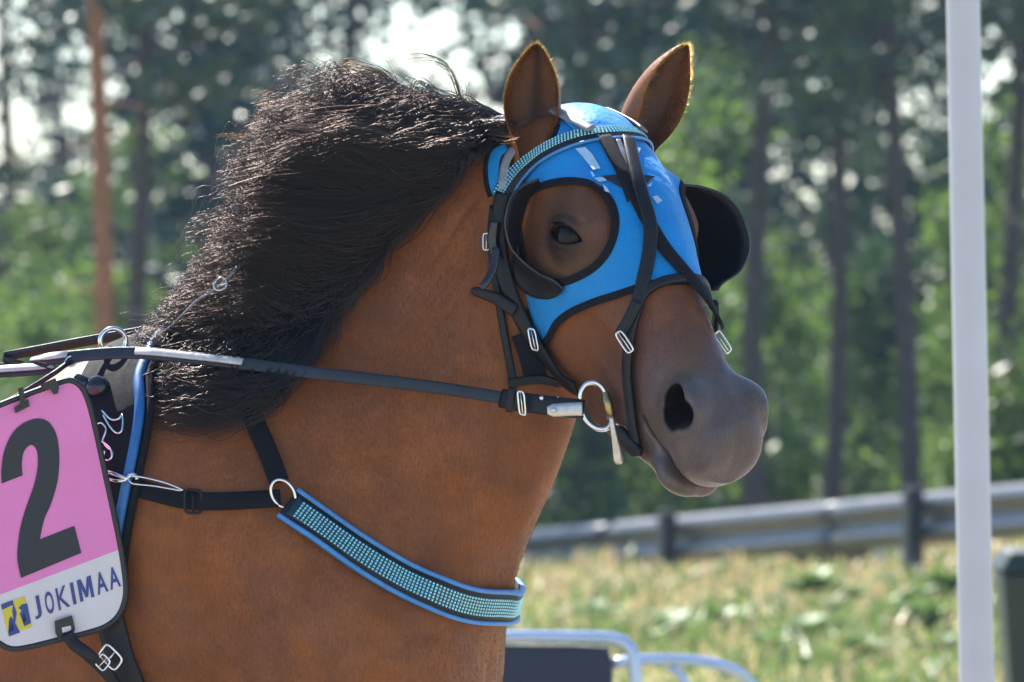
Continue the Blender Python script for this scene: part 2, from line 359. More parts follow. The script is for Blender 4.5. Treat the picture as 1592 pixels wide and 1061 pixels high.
# ------------------------------------------------------------------ white pole, bin, stones, markers, sulky
M_white = mat('white_painted_metal', (.50, .51, .54), .45, noise=(6, .06), bump=(30, .1))
p_top, p_bot = W(1494, -160, 18.0), W(1520, 1120, 18.0); pd = (p_bot-p_top)/np.linalg.norm(p_bot-p_top)
p_bot = p_top+pd*((p_top[2]+.02)/-pd[2]); 
pole = empty('flag_pole', tuple(p_bot), label='white painted metal pole standing upright on the grass beside the track', cat='pole')
nseg = 14; ln = [p_bot+(p_top-p_bot)*t for t in np.linspace(0, 1.55, nseg)]
under(mesh_obj('shaft', *tube_data(np.array(ln), np.linspace(.0385, .0335, nseg), 28), M_white), pole)
under(mesh_obj('base_collar', *tube_data(np.array([p_bot, p_bot+np.array([0, 0, .06]), p_bot+np.array([0, 0, .09])]), [.07, .07, .045], 24), M_white), pole)
under(mesh_obj('finial', *tube_data(np.array([ln[-1], ln[-1]+np.array([0, 0, .03]), ln[-1]+np.array([0, 0, .07]), ln[-1]+np.array([0, 0, .09])]), [.034, .05, .04, .01], 20), M_white), pole)

M_bin = mat('dark_green_plastic', (.016, .030, .024), .5, noise=(7, .3))
bc = W(1690, 1000, 31.0); bz = float(gz_at(bc[0], bc[1])); bt_z = W(1600, 862, 31.0)[2]
binr = empty('waste_bin', (bc[0], bc[1], bz), label='dark green plastic waste bin behind the white pole', cat='bin')
def tapered(c, w0, d0, w1, d1, z0, z1):
    V = [(c[0]+sx*w, c[1]+sy*d, z) for w, d, z in ((w0, d0, z0), (w1, d1, z1)) for sx, sy in ((-1, -1), (1, -1), (1, 1), (-1, 1))]
    return V, [(3, 2, 1, 0), (4, 5, 6, 7)]+[(i, (i+1) % 4, 4+(i+1) % 4, 4+i) for i in range(4)]
bevel(under(mesh_obj('body', *tapered(bc, .27, .25, .325, .30, bz+.03, bt_z-.06), M_bin, smooth=False), binr), .02, 3)
bevel(under(mesh_obj('lid', *tapered(bc, .34, .32, .30, .28, bt_z-.058, bt_z+.02), M_bin, smooth=False), binr), .02, 3)
for sx in (-1, 1):
    under(mesh_obj('wheel', *tube_data(np.array([(bc[0]+sx*.2, bc[1]+.30, bz+.09), (bc[0]+sx*.25, bc[1]+.30, bz+.09)]), .09, 18), M_bin), binr)

def rock(px, py, D, r, lab, col):
    c = W(px, py, D); g = np.random.default_rng(int(px)); V, F = sphere_data0(c, r, g)
    m = mat('dark_stone', col, .85, noise=(12, .4), bump=(20, .8))
    return mesh_obj('boulder', V, F, m, smooth=False, label=lab, cat='stone')
def sphere_data0(c, r, g, nu=14, nv=9):
    V = []; F = []
    for i in range(nv+1):
        th = math.pi*i/nv
        for j in range(nu):
            ph = 2*math.pi*j/nu; d = np.array([math.sin(th)*math.cos(ph), math.sin(th)*math.sin(ph), math.cos(th)])
            k = 1+(.16*math.sin(3*d[0]+5*d[1]+r[0]*20)+.12*math.sin(6*d[2]+4*d[0])+g.uniform(-.05, .05))*(0 < i < nv)
            V.append(np.array(c)+d*np.array(r)*k)
    for i in range(nv):
        for j in range(nu): F.append((i*nu+j, (i+1)*nu+j, (i+1)*nu+(j+1) % nu, i*nu+(j+1) % nu))
    return V, F
rock(1268, 858, 53, (.14, .12, .10), 'dark boulder under the guard rail left of the post', (.05, .05, .055))
rock(1330, 853, 54, (.10, .10, .08), 'smaller dark boulder beside white marker posts under the guard rail', (.06, .06, .065))
def marker(px, py, D, h, r, lab):
    c = W(px, py, D); V, F = tube_data(np.array([c-np.array([0, 0, .25]), c, c+np.array([0, 0, h*.9]), c+np.array([0, 0, h])]), [r, r, r, r*.6], 14)
    return mesh_obj('marker_post', V, F, M_white, label=lab, cat='marker post')
marker(1366, 870, 54, .17, .035, 'short white marker post next to dark boulders beneath the rail')
marker(1394, 868, 55, .19, .045, 'thicker short white marker post close to the dark rail post')

# racing sulky parked beyond the track: dark seat back in a pale tubular frame
SD = 22.0
M_tube = mat('pale_blue_painted_tube', (.42, .52, .72), .22, metal=.35, noise=(12, .1), coat=.5)
M_navy = mat('navy_seat_vinyl', (.012, .016, .035), .45, noise=(20, .3), bump=(80, .2))
M_tyre = mat('black_tyre', (.015, .015, .017), .7, noise=(30, .3))
sg = W(900, 1000, SD); sulky = empty('sulky', (sg[0], sg[1], float(gz_at(sg[0], sg[1]))), label='parked sulky with dark seat back in shiny pale blue tube frame', cat='sulky')
def st_(name, pts, r, m=M_tube, n=40): return under(tube(name, pts, r, m, n=n, seg=14), sulky)
st_('top_tube', [W(640, 1100, SD+.1), W(655, 1020, SD+.1), W(690, 993, SD+.1), W(780, 990, SD), W(880, 991, SD), W(950, 993, SD), W(976, 1003, SD), W(986, 1030, SD), W(992, 1120, SD)], .0165)
st_('side_tube', [W(950, 1032, SD+.05), W(1000, 1026, SD+.05), W(1080, 1028, SD+.1), W(1130, 1038, SD+.1), W(1165, 1062, SD+.15), W(1210, 1130, SD+.2), W(1225, 1300, SD+.2)], .015)
st_('brace_tube', [W(1040, 1036, SD+.1), W(1062, 1056, SD+.1), W(1075, 1120, SD+.1), W(1080, 1300, SD+.1)], .012)
sbv = [W(690, 1003, SD+.02), W(780, 1002, SD+.02), W(880, 1003, SD+.02), W(945, 1006, SD+.02), W(952, 1030, SD+.02), W(958, 1180, SD-.02), W(680, 1180, SD-.02)]
V = sbv+[v+np.array([0, .04, 0]) for v in sbv]; k = len(sbv)
bevel(under(mesh_obj('seat_back', V, [tuple(range(k))[::-1], tuple(range(k, 2*k))]+[(i, (i+1) % k, k+(i+1) % k, k+i) for i in range(k)], M_navy, smooth=False), sulky), .008)
g0 = float(gz_at(sg[0], sg[1]))
sc_ = W(820, 1180, SD)
V, F = box_data((sc_[0], sc_[1]+.2, sc_[2]), (.24, 0, 0), (0, .22, 0), (0, 0, .03)); bevel(under(mesh_obj('seat', V, F, M_navy, smooth=False), sulky), .02)
for sx in (-1, 1):
    wc = np.array([sc_[0]+sx*.42, sc_[1]+.25, g0+.33])
    rp_ = ring_pts0 = wc+.31*np.stack([0*np.linspace(0, 6.283, 40, endpoint=False), np.cos(np.linspace(0, 6.283, 40, endpoint=False)), np.sin(np.linspace(0, 6.283, 40, endpoint=False))], 1)
    wheel = under(mesh_obj('wheel', *merge_data([tube_data(rp_, .012, 8, True)]+[tube_data(np.array([wc, rp_[k]]), .0025, 5) for k in range(0, 40, 2)]), M_tube), sulky)
    ty = mesh_obj('tyre', *tube_data(wc+(rp_-wc)*1.045, .018, 10, True), M_tyre); ty.parent = wheel
st_('axle', [(sc_[0]-.42, sc_[1]+.25, g0+.33), (sc_[0], sc_[1]+.25, g0+.36), (sc_[0]+.42, sc_[1]+.25, g0+.33)], .016)
st_('stay', [(sc_[0]-.2, sc_[1]+.1, sc_[2]-.02), (sc_[0]-.2, sc_[1]+.2, g0+.5), (sc_[0]-.2, sc_[1]+.25, g0+.34)], .012); st_('stay', [(sc_[0]+.2, sc_[1]+.1, sc_[2]-.02), (sc_[0]+.2, sc_[1]+.2, g0+.5), (sc_[0]+.2, sc_[1]+.25, g0+.34)], .012)
for px in (1225, 1080):
    e = W(px, 1300, SD+.15); st_('shaft', [e, e+np.array([.1, -.1, -.1]), np.array([e[0]+.3, e[1]-.3, g0+.03])], .014)

# ------------------------------------------------------------------ summer haze
V, F = box_data((0, 70, 8.0), (340, 0, 0), (0, 338, 0), (0, 0, 10.0))
hz = bpy.data.materials.new('summer_haze'); hz.use_nodes = True
hn_ = hz.node_tree.nodes; pv = hn_.new('ShaderNodeVolumePrincipled'); pv.inputs['Density'].default_value = .00032; pv.inputs['Color'].default_value = (.42, .66, 1.0, 1); pv.inputs['Anisotropy'].default_value = .35
hz.node_tree.links.new(pv.outputs[0], hn_['Material Output'].inputs['Volume']); hn_.remove(hn_['Principled BSDF'])
mesh_obj('haze', V, F, hz, smooth=False, label='thin pale summer haze veiling the distant forest', cat='haze', kind='stuff')

# broad-leaved weeds among the mown grass
M_weed = mat('broad_weed_leaves', (.14, .23, .06), .5, noise=(20, .3), trans=.35)
def weed_mesh(seed):
    g = np.random.default_rng(seed); V = []; F = []
    for k in range(26):
        a = g.uniform(0, 6.28); L = g.uniform(.10, .22); up_ = g.uniform(.25, 1.1); d = np.array([math.cos(a), math.sin(a), 0]); sd_ = np.array([-d[1], d[0], 0]); w = L*.30; o = len(V)
        for t, ww in ((0, .15), (.35, .9), (.7, 1.0), (1.0, .08)):
            c = d*L*t+np.array([0, 0, L*up_*t*(1.25-.75*t)+.01*k*.3]); V += [c-sd_*w*ww, c+np.array([0, 0, -.008]), c+sd_*w*ww]
        for i in range(3):
            for j in range(2): F.append((o+i*3+j, o+i*3+j+1, o+i*3+j+4, o+i*3+j+3))
    me = bpy.data.meshes.new('leaves'); me.from_pydata([tuple(v) for v in V], [], F); me.materials.append(M_weed); me.update(); return me
WM = [weed_mesh(1), weed_mesh(2), weed_mesh(3)]
for i, (px, py, D) in enumerate([(1290, 912, 46), (1320, 905, 47), (1262, 905, 48), (1420, 905, 46), (1445, 925, 44), (1395, 925, 45), (1470, 900, 47), (1350, 1040, 40), (1200, 1020, 41), (1120, 930, 45), (1030, 960, 43), (1460, 1010, 41), (930, 940, 46), (1250, 960, 43)]):
    c = W(px, py, D); z = float(gz_at(c[0], c[1])); o = bpy.data.objects.new('weed_plant', WM[i % 3]); o.location = (c[0], c[1], z); o.rotation_euler = (0, 0, i*1.7); o.scale = [random.uniform(.7, 1.2)]*3
    link(o, label='low broad leaved weed plant growing in the mown grass bank', cat='plant', group='weeds on the grass bank')
# ================================================================== HORSE (implicit surface)
# --- head frame
PSI, PIT = math.radians(55), math.radians(40)
hh = np.array([math.cos(PSI), -math.sin(PSI), 0.0]); zz = np.array([0, 0, 1.0])
HL = hh*math.sin(PIT)-zz*math.cos(PIT)          # down the face
HU = hh*math.cos(PIT)+zz*math.sin(PIT)          # out of the forehead
HR = np.array([-math.sin(PSI), -math.cos(PSI), 0.0])   # near (right) side of the horse
HO = np.array(P(915, 172, 0.03))
def to_head(p):
    d = np.asarray(p, float)-HO
    return np.stack([d @ HL, d @ HU, d @ HR], -1)
def from_head(q):
    q = np.asarray(q, float)
    return HO+q[..., :1]*HL+q[..., 1:2]*HU+q[..., 2:3]*HR
# --- body frame: sagittal plane through the withers
BETA = math.radians(18)
BH = np.array([math.cos(BETA), -math.sin(BETA), 0.0]); BR = np.array([-math.sin(BETA), -math.cos(BETA), 0.0])
BW = np.array([-0.60, 0.29, 0.0])
def to_body(p):
    d = np.asarray(p, float)-BW
    return np.stack([d @ BH, d[..., 2], d @ BR], -1)
def from_body(q):
    q = np.asarray(q, float)
    return BW+q[..., :1]*BH+q[..., 1:2]*zz+q[..., 2:3]*BR
def sag(px, py):
    """photo pixel -> (p, z) on the sagittal plane"""
    o = np.array(cam.location); d = np.array(P(px, py, 0))-o
    t = ((BW-o) @ BR)/(d @ BR); b = to_body(o+d*t); return b[:2]

def lut(xs, ys, n=512):
    q = catmull(np.stack([xs, ys], 1), 400); x = np.linspace(xs[0], xs[-1], n)
    return x, np.interp(x, q[:, 0], q[:, 1])
def smin(a, b, k):
    h = np.clip(.5+.5*(b-a)/k, 0, 1); return b*(1-h)+a*h-k*h*(1-h)
def smax(a, b, k): return -smin(-a, -b, k)
def ell(q, c, r):
    d = (q-np.asarray(c))/np.asarray(r); k = np.sqrt((d*d).sum(-1)); return (k-1)*min(r)
def ellr(q, c, r, ax):
    """ellipsoid with rotated axes (rows of ax)"""
    d = ((q-np.asarray(c)) @ np.asarray(ax).T)/np.asarray(r); return (np.sqrt((d*d).sum(-1))-1)*min(r)
def cap(q, a, b, ra, rb):
    a = np.asarray(a, float); b = np.asarray(b, float); ab = b-a
    t = np.clip(((q-a) @ ab)/(ab @ ab), 0, 1)
    return np.linalg.norm(q-a-t[..., None]*ab, axis=-1)-(ra+(rb-ra)*t)

_S =   [-.060, -.03, 0.0,  .06,  .12,  .20,  .28,  .36,  .44,  .52,  .58,  .620, .648, .668]
_TOP = [-.075, -.03, -.005, .026, .042, .047, .036, .020, .008, .002, -.002, -.016, -.048, -.095]
_BOT = [-.085, -.13, -.15, -.20, -.245, -.276, -.290, -.284, -.256, -.206, -.160, -.150, -.136, -.100]
_W =   [.004,  .050, .074, .096, .108, .111, .100, .086, .074, .067, .064, .060, .048, .010]
_hx, _ht = lut(_S, _TOP); _, _hb = lut(_S, _BOT); _, _hw = lut(_S, _W)
def f_head(q):
    s, u, r = q[..., 0], q[..., 1], np.abs(q[..., 2])
    qa = np.stack([s, u, r], -1)
    sc = np.clip(s, _S[0], _S[-1])
    t = np.interp(sc, _hx, _ht); b = np.interp(sc, _hx, _hb); w = np.interp(sc, _hx, _hw)
    c = (t+b)/2; h = (t-b)/2
    v = (u-c)/h
    # egg-shaped section: widest a little above the middle, narrow jaw underneath
    wv = w*np.where(v < 0, 1-.30*v*v, 1-.10*v*v)
    over = np.maximum(_S[0]-s, 0)+np.maximum(s-_S[-1], 0)
    k = (np.abs(v)**2.3+np.abs(r/wv)**2.3)**(1/2.3)
    d = (k-1)*np.minimum(w, h)+over
    # cheek (masseter), orbit, facial crest, temple
    d = smin(d, ell(qa, (.205, -.160, .052), (.130, .105, .046)), .03)
    d = smin(d, ell(qa, (.205, -.045, .078), (.060, .045, .036)), .025)
    d = smin(d, cap(qa, (.165, -.004, .082), (.225, -.012, .086), .016, .014), .03)      # brow bone
    d = smin(d, cap(qa, (.25, -.095, .084), (.385, -.100, .062), .012, .008), .03)      # facial crest
    d = smax(d, -ell(qa, (.120, .004, .126), (.040, .024, .020)), .035)                   # hollow above the eye
    d = smax(d, -ell(qa, (.44, -.135, .092), (.10, .05, .022)), .03)                     # hollow behind the mouth
    # muzzle: nostril wing, upper lip
    d = smin(d, ell(qa, (.568, -.045, .050), (.050, .046, .032)), .02)
    d = smin(d, ell(qa, (.614, -.074, .024), (.050, .050, .046)), .02)
    # lower lip / chin
    ch = cap(qa, (.42, -.215, .026), (.56, -.168, .018), .040, .027)
    ch = smin(ch, ell(qa, (.598, -.160, .010), (.043, .027, .045)), .02)
    d = smin(d, ch, .014)
    mline = -.133-.06*(s-.52)+.05*np.clip(s-.60, 0, 1)
    mouth = smax(np.abs(u-mline)-.0030-.05*np.clip(s-.56, 0, .1), .500-s, .006)
    d = smax(d, -mouth, .009)
    # swollen rim and comma-shaped hole of the nostril
    nc = np.array([.577, -.036, .080]); nd = unit(np.array([.5, .30, .81])); dv = qa-nc; ax_ = dv @ nd
    rho = np.sqrt(np.maximum((dv*dv).sum(-1)-ax_*ax_, 0)); d = d-.0042*np.exp(-((rho-.033)/.010)**2)*np.exp(-(ax_/.045)**2)
    for c0, c1 in NOSTRIL: d = smax(d, -cap(qa, c0, c1, .0200, .020), .006)
    # eye socket: swelling of the lids with an almond opening
    ex, ey, ez = EYE_AX
    dq = (qa-EYE_C)
    a, bb, cc = dq @ ex, dq @ ey, dq @ ez
    rad = np.sqrt(a*a+bb*bb+cc*cc)
    d = smin(d, rad-.0355, .018)
    lid_u = .0165-11.0*a*a-bb; lid_l = .0125-8.5*a*a+bb
    wl = np.exp(-(a/.030)**2)*(cc > 0)
    d = d-.0030*np.exp(-((bb-.0230+8*a*a)/.0042)**2)*wl+.0028*np.exp(-((bb-.0325+6*a*a)/.004)**2)*wl+.0020*np.exp(-((bb+.0240-7*a*a)/.004)**2)*wl
    op = np.minimum(np.minimum(lid_u, lid_l), cc-.002)
    d = smax(d, op, .003)
    return d
NOSTRIL = (((.562, -.028, .092), (.536, -.044, .030)), ((.594, -.030, .090), (.560, -.048, .030)), ((.580, -.052, .092), (.552, -.054, .034)))
EYE_C = np.array([.208, -.062, .0865]); EYE_R = .0330
_ez = unit(np.array([.16, .30, .94])); _ex = np.array([.78, .62, -.2]); _ex = unit(_ex-_ez*(_ex @ _ez)); _ey = np.cross(_ez, _ex)
if _ey[1] < 0: _ey = -_ey
EYE_AX = (_ex, _ey, _ez)

# neck: crest and throat lines from the photo, on the sagittal plane
_crest = np.array([sag(*p) for p in [(905, 190), (840, 190), (770, 205), (680, 232), (560, 318), (430, 435), (320, 525), (220, 580), (120, 605)]])
_throat = np.array([sag(*p) for p in [(1000, 380), (960, 470), (915, 580), (880, 690), (834, 800), (776, 900), (740, 980), (730, 1040), (722, 1100)]])
_n0 = sag(440, 800); _nA = unit(sag(830, 310)-_n0); _nV = np.array([_nA[1], -_nA[0]])
if (_throat[3]-_n0) @ _nV < 0: _nV = -_nV
_ct = np.array([((c-_n0) @ _nA, (c-_n0) @ _nV) for c in _crest]); _ct = _ct[np.argsort(_ct[:, 0])]
_tt = np.array([((c-_n0) @ _nA, (c-_n0) @ _nV) for c in _throat]); _tt = _tt[np.argsort(_tt[:, 0])]
_NT = [-.28, -.02, .10, .22, .34, .46, .58, .68, .76]; _NW = [.225, .222, .205, .165, .130, .103, .080, .058, .02]
_nx, _nw = lut(_NT, _NW)
_cl = lut(_ct[:, 0], _ct[:, 1]); _tl = lut(_tt[:, 0], _tt[:, 1])
def _soft(l, k=41):
    y = np.pad(l[1], k//2, mode='reflect', reflect_type='odd'); w = np.hanning(k+2)[1:-1]; return l[0], np.convolve(y, w/w.sum(), 'valid')
_cl, _tl = _soft(_cl), _soft(_tl)
def f_neck(b):
    p, z, r = b[..., 0], b[..., 1], b[..., 2]
    t = (p-_n0[0])*_nA[0]+(z-_n0[1])*_nA[1]; v = (p-_n0[0])*_nV[0]+(z-_n0[1])*_nV[1]
    # the upper neck bends towards the camera with the turned head
    r = r-.035*np.clip((t-.30)/.4, 0, 1)**2
    tc = np.clip(t, _NT[0], _NT[-1])
    vt = np.interp(tc, *_cl); vb = np.interp(tc, *_tl); w = np.interp(tc, _nx, _nw)
    en = np.sqrt(np.clip(1-np.clip((.05-t)/.33, 0, 1)**2, .004, 1))
    c = (vt+vb)/2; h = np.maximum((vb-vt)/2, .02)*en; w = w*en
    k = (np.abs((v-c)/h)**2.25+np.abs(r/w)**2.25)**(1/2.25)
    return (k-1)*np.minimum(w, h)+np.maximum(_NT[0]-t, 0)+np.maximum(t-_NT[-1], 0)
_BP = [-1.62, -1.56, -1.35, -1.0, -.5, 0.0, .26, .41, .49, .54]
_BT = [1.20, 1.34, 1.44, 1.50, 1.42, 1.475, 1.44, 1.38, 1.31, 1.22]
_BB = [1.15, 1.05, .96, .82, .74, .79, .86, .93, 1.0, 1.12]
_BWd = [.02, .14, .23, .29, .31, .255, .235, .20, .15, .02]
_bx, _bt = lut(_BP, _BT); _, _bb = lut(_BP, _BB); _, _bw = lut(_BP, _BWd)
def f_body(b):
    p, z, r = b[..., 0], b[..., 1], np.abs(b[..., 2])
    ba = np.stack([p, z, r], -1)
    pc = np.clip(p, _BP[0], _BP[-1]); t = np.interp(pc, _bx, _bt); bo = np.interp(pc, _bx, _bb); w = np.interp(pc, _bx, _bw)
    c = (t+bo)/2; h = (t-bo)/2
    k = (np.abs((z-c)/h)**2.2+np.abs(r/w)**2.2)**(1/2.2)
    d = (k-1)*np.minimum(w, h)+np.maximum(_BP[0]-p, 0)+np.maximum(p-_BP[-1], 0)
    # shoulder blade, point of shoulder, upper arm, pectorals, quarters
    d = smin(d, cap(ba, (.06, 1.36, .145), (.40, 1.06, .155), .075, .085), .14)
    d = smin(d, ell(ba, (.37, 1.05, .135), (.13, .15, .10)), .08)
    d = smin(d, ell(ba, (.42, 1.02, .075), (.09, .16, .085)), .06)
    d = smin(d, cap(ba, (.34, .98, .15), (.20, .86, .15), .10, .085), .06)
    d = smin(d, ell(ba, (-1.22, 1.15, .13), (.30, .34, .17)), .10)
    # muscle line between neck and shoulder
    return d
def leg_chain(ba, pts):
    d = None
    for (a, ra), (b, rb) in zip(pts[:-1], pts[1:]):
        e = cap(ba, a, b, ra, rb); d = e if d is None else smin(d, e, .025)
    return d
def f_legs(b):
    out = None
    R = b[..., 2]
    def add(pts):
        nonlocal out
        e = leg_chain(b, pts); out = e if out is None else smin(out, e, .02)
    # near fore reaches forward at the trot, far fore bears weight, hinds the other way round
    add([((.24, .92, .15), .10), ((.28, .62, .14), .062), ((.34, .50, .135), .048), ((.36, .42, .135), .034), ((.40, .17, .13), .034), ((.46, .09, .13), .036), ((.50, .03, .13), .055), ((.50, .0, .13), .062)])
    add([((.36, .95, -.14), .11), ((.46, .66, -.13), .066), ((.50, .52, -.13), .050), ((.47, .44, -.13), .036), ((.34, .24, -.13), .034), ((.30, .16, -.13), .036), ((.24, .12, -.13), .05), ((.22, .09, -.13), .058)])
    add([((-1.15, 1.0, .15), .16), ((-1.06, .72, .15), .085), ((-1.28, .52, .14), .058), ((-1.25, .44, .14), .042), ((-1.22, .17, .14), .036), ((-1.16, .09, .14), .038), ((-1.12, .03, .14), .055), ((-1.12, .0, .14), .062)])
    add([((-1.25, 1.0, -.15), .16), ((-1.2, .72, -.15), .085), ((-1.46, .56, -.14), .058), ((-1.45, .48, -.14), .042), ((-1.52, .2, -.14), .036), ((-1.48, .1, -.14), .038), ((-1.43, .03, -.14), .055), ((-1.43, .0, -.14), .062)])
    return out
def f_base(p):
    b = to_body(p); q = to_head(p)
    d = smin(f_body(b), f_neck(b), .16)
    lo = b[..., 1] < 1.15
    if lo.any():
        dl = np.full(d.shape, 9.0); dl[lo] = f_legs(b[lo]); d = smin(d, dl, .05)
    d = smin(d, f_head(q), .022)
    return d

def make_axis(segs):
    out = [segs[0][0]]
    for a, b, h in segs:
        n = max(1, int(round((b-a)/h))); out.extend(list(np.linspace(a, b, n+1)[1:]))
    return np.array(out)
gx = make_axis([(-2.45, -.90, .016), (-.90, -.02, .007), (-.02, .42, .0038)])
gy = make_axis([(-.40, .06, .0038), (.06, .20, .006), (.20, 1.20, .014)])
gz = make_axis([(-.08, 1.0, .014), (1.0, 1.31, .007), (1.31, 2.00, .0038)])

def surface_nets(f, gx, gy, gz, B=6):
    nx, ny, nz = len(gx), len(gy), len(gz)
    # coarse pass on every B-th node, fine evaluation only in blocks near the surface
    ix, iy, iz = (np.unique(np.append(np.arange(0, n, B), n-1)) for n in (nx, ny, nz))
    G = np.stack(np.meshgrid(gx[ix], gy[iy], gz[iz], indexing='ij'), -1)
    Vc = f(G.reshape(-1, 3)).reshape(G.shape[:3]).astype(np.float32)
    V = np.full((nx, ny, nz), 1.0, np.float32)
    todo = []
    for a in range(len(ix)-1):
        for b in range(len(iy)-1):
            blk = Vc[a:a+2, b:b+2]
            mn = np.minimum(np.minimum(blk[0, 0], blk[0, 1]), np.minimum(blk[1, 0], blk[1, 1]))
            mx = np.maximum(np.maximum(blk[0, 0], blk[0, 1]), np.maximum(blk[1, 0], blk[1, 1]))
            mn = np.minimum(mn[:-1], mn[1:]); mx = np.maximum(mx[:-1], mx[1:])
            dx = gx[ix[a+1]]-gx[ix[a]]; dy = gy[iy[b+1]]-gy[iy[b]]; dz = gz[iz[1:]]-gz[iz[:-1]]
            m = 1.1*np.sqrt(dx*dx+dy*dy+dz*dz)
            near = (mn < m) & (mx > -m)
            for c in range(len(iz)-1):
                if near[c]: todo.append((a, b, c))
                else: V[ix[a]:ix[a+1]+1, iy[b]:iy[b+1]+1, iz[c]:iz[c+1]+1] = 1.0 if mn[c] > 0 else -1.0
    mask = np.zeros((nx, ny, nz), bool)
    for a, b, c in todo: mask[ix[a]:ix[a+1]+1, iy[b]:iy[b+1]+1, iz[c]:iz[c+1]+1] = True
    I = np.argwhere(mask); del mask
    for k in range(0, len(I), 400000):
        J = I[k:k+400000]
        V[J[:, 0], J[:, 1], J[:, 2]] = f(np.stack([gx[J[:, 0]], gy[J[:, 1]], gz[J[:, 2]]], -1))
    ins = V < 0
    cnt = np.zeros((nx-1, ny-1, nz-1), np.int8)
    for o in np.ndindex(2, 2, 2):
        cnt += ins[o[0]:nx-1+o[0], o[1]:ny-1+o[1], o[2]:nz-1+o[2]]
    act = (cnt > 0) & (cnt < 8); I = np.argwhere(act); del cnt
    idx = np.full(act.shape, -1, np.int32); idx[act] = np.arange(len(I))
    cor = [np.array(o) for o in np.ndindex(2, 2, 2)]
    vals = np.stack([V[I[:, 0]+o[0], I[:, 1]+o[1], I[:, 2]+o[2]] for o in cor], 1)
    pos = np.stack([np.stack([gx[I[:, 0]+o[0]], gy[I[:, 1]+o[1]], gz[I[:, 2]+o[2]]], 1) for o in cor], 1)
    acc = np.zeros((len(I), 3)); n = np.zeros(len(I))
    for i in range(8):
        for ax in range(3):
            if cor[i][ax] == 0:
                o2 = cor[i].copy(); o2[ax] = 1; j = int(o2[0]*4+o2[1]*2+o2[2])
                a, b = vals[:, i], vals[:, j]; cr = (a < 0) != (b < 0)
                t = np.where(cr, a/np.where(cr, a-b, 1), 0)
                acc[cr] += (pos[:, i]+(pos[:, j]-pos[:, i])*t[:, None])[cr]; n += cr
    verts = acc/n[:, None]
    faces = []
    for ax in range(3):
        sl0 = [slice(None)]*3; sl1 = [slice(None)]*3; sl0[ax] = slice(0, -1); sl1[ax] = slice(1, None)
        s0, s1 = ins[tuple(sl0)], ins[tuple(sl1)]
        E = np.argwhere(s0 != s1); fl = s0[E[:, 0], E[:, 1], E[:, 2]]
        u, w = [(1, 2), (2, 0), (0, 1)][ax]
        ok = (E[:, u] > 0) & (E[:, w] > 0) & (E[:, u] < act.shape[u]) & (E[:, w] < act.shape[w]); E = E[ok]; fl = fl[ok]
        q = []
        for du, dw in ((-1, -1), (0, -1), (0, 0), (-1, 0)):
            e = E.copy(); e[:, u] += du; e[:, w] += dw; q.append(idx[e[:, 0], e[:, 1], e[:, 2]])
        q = np.stack(q, 1); q[~fl] = q[~fl][:, ::-1]; faces.append(q)
    return verts, np.concatenate(faces)

def grad_f(f, p, e=.002):
    g = np.zeros_like(p)
    for k in range(3):
        d = np.zeros(3); d[k] = e
        g[:, k] = f(p+d)-f(p-d)
    return g/(2*e)
def normal_at(p): return unit(grad_f(f_horse, np.atleast_2d(np.asarray(p, float)), .004))
def relax(verts, f, n=2):
    for _ in range(n):
        g = grad_f(f, verts); l2 = np.maximum((g*g).sum(1), .04)
        verts = verts-np.clip(f(verts)/l2, -.006, .006)[:, None]*g
    return verts
def hit(pix, off=0.0, y0=-.45, y1=.75, f=None):
    """where the rays through photo pixels meet the horse (points, hit mask); off = height above the coat"""
    f = f or f_horse; pix = np.atleast_2d(np.asarray(pix, float)); n = len(pix)
    ys = np.linspace(y0, y1, 220); best = np.full(n, np.nan)
    PP = PA(np.repeat(pix[:, None], len(ys), 1), ys[None, :])
    D = f(PP.reshape(-1, 3)).reshape(n, -1)-off
    ins = D < 0; ok = ins.any(1); i1 = np.argmax(ins, 1); i0 = np.maximum(i1-1, 0)
    r = np.arange(n); d0, d1 = D[r, i0], D[r, i1]
    t = np.where(d0 != d1, d0/np.where(d0 == d1, 1, d0-d1), 0)
    y = ys[i0]+(ys[i1]-ys[i0])*np.clip(t, 0, 1)
    if not ok.all():                                   # grazing rays: closest approach
        im = np.argmin(D, 1); y = np.where(ok, y, ys[im])
    return PA(pix, y), ok

# folds, grooves and muscle edges of neck and shoulder, laid on the plain form
MARKS = []
for pix, width, amp in [([(752, 292), (715, 340), (688, 385), (668, 412)], .007, .0035), ([(768, 380), (762, 450), (776, 530), (800, 600)], .016, .0070),
                        ([(742, 420), (738, 500), (752, 580)], .012, .0035), ([(790, 660), (735, 760), (665, 850), (600, 940)], .040, .0080), ([(640, 480), (560, 600), (500, 720), (470, 830)], .060, -.0080),
                        ([(700, 500), (660, 620), (600, 740)], .050, -.0060), ([(440, 660), (500, 770), (600, 900), (680, 980)], .045, .0090), ([(330, 700), (380, 850), (480, 980), (520, 1060)], .07, -.012),
                        ([(260, 720), (290, 860), (340, 1000), (350, 1060)], .045, .008), ([(620, 1000), (690, 970), (760, 985)], .030, .007), ([(1012, 560), (1040, 520), (1070, 490)], .010, -.0016), ([(905, 520), (935, 560), (950, 600)], .014, -.0025)]:
    c_ = catmull(np.array(pix, float), 14); p_, _k = hit(c_, 0, f=f_base); MARKS.append((p_, width, amp, p_.min(0)-3*width, p_.max(0)+3*width))
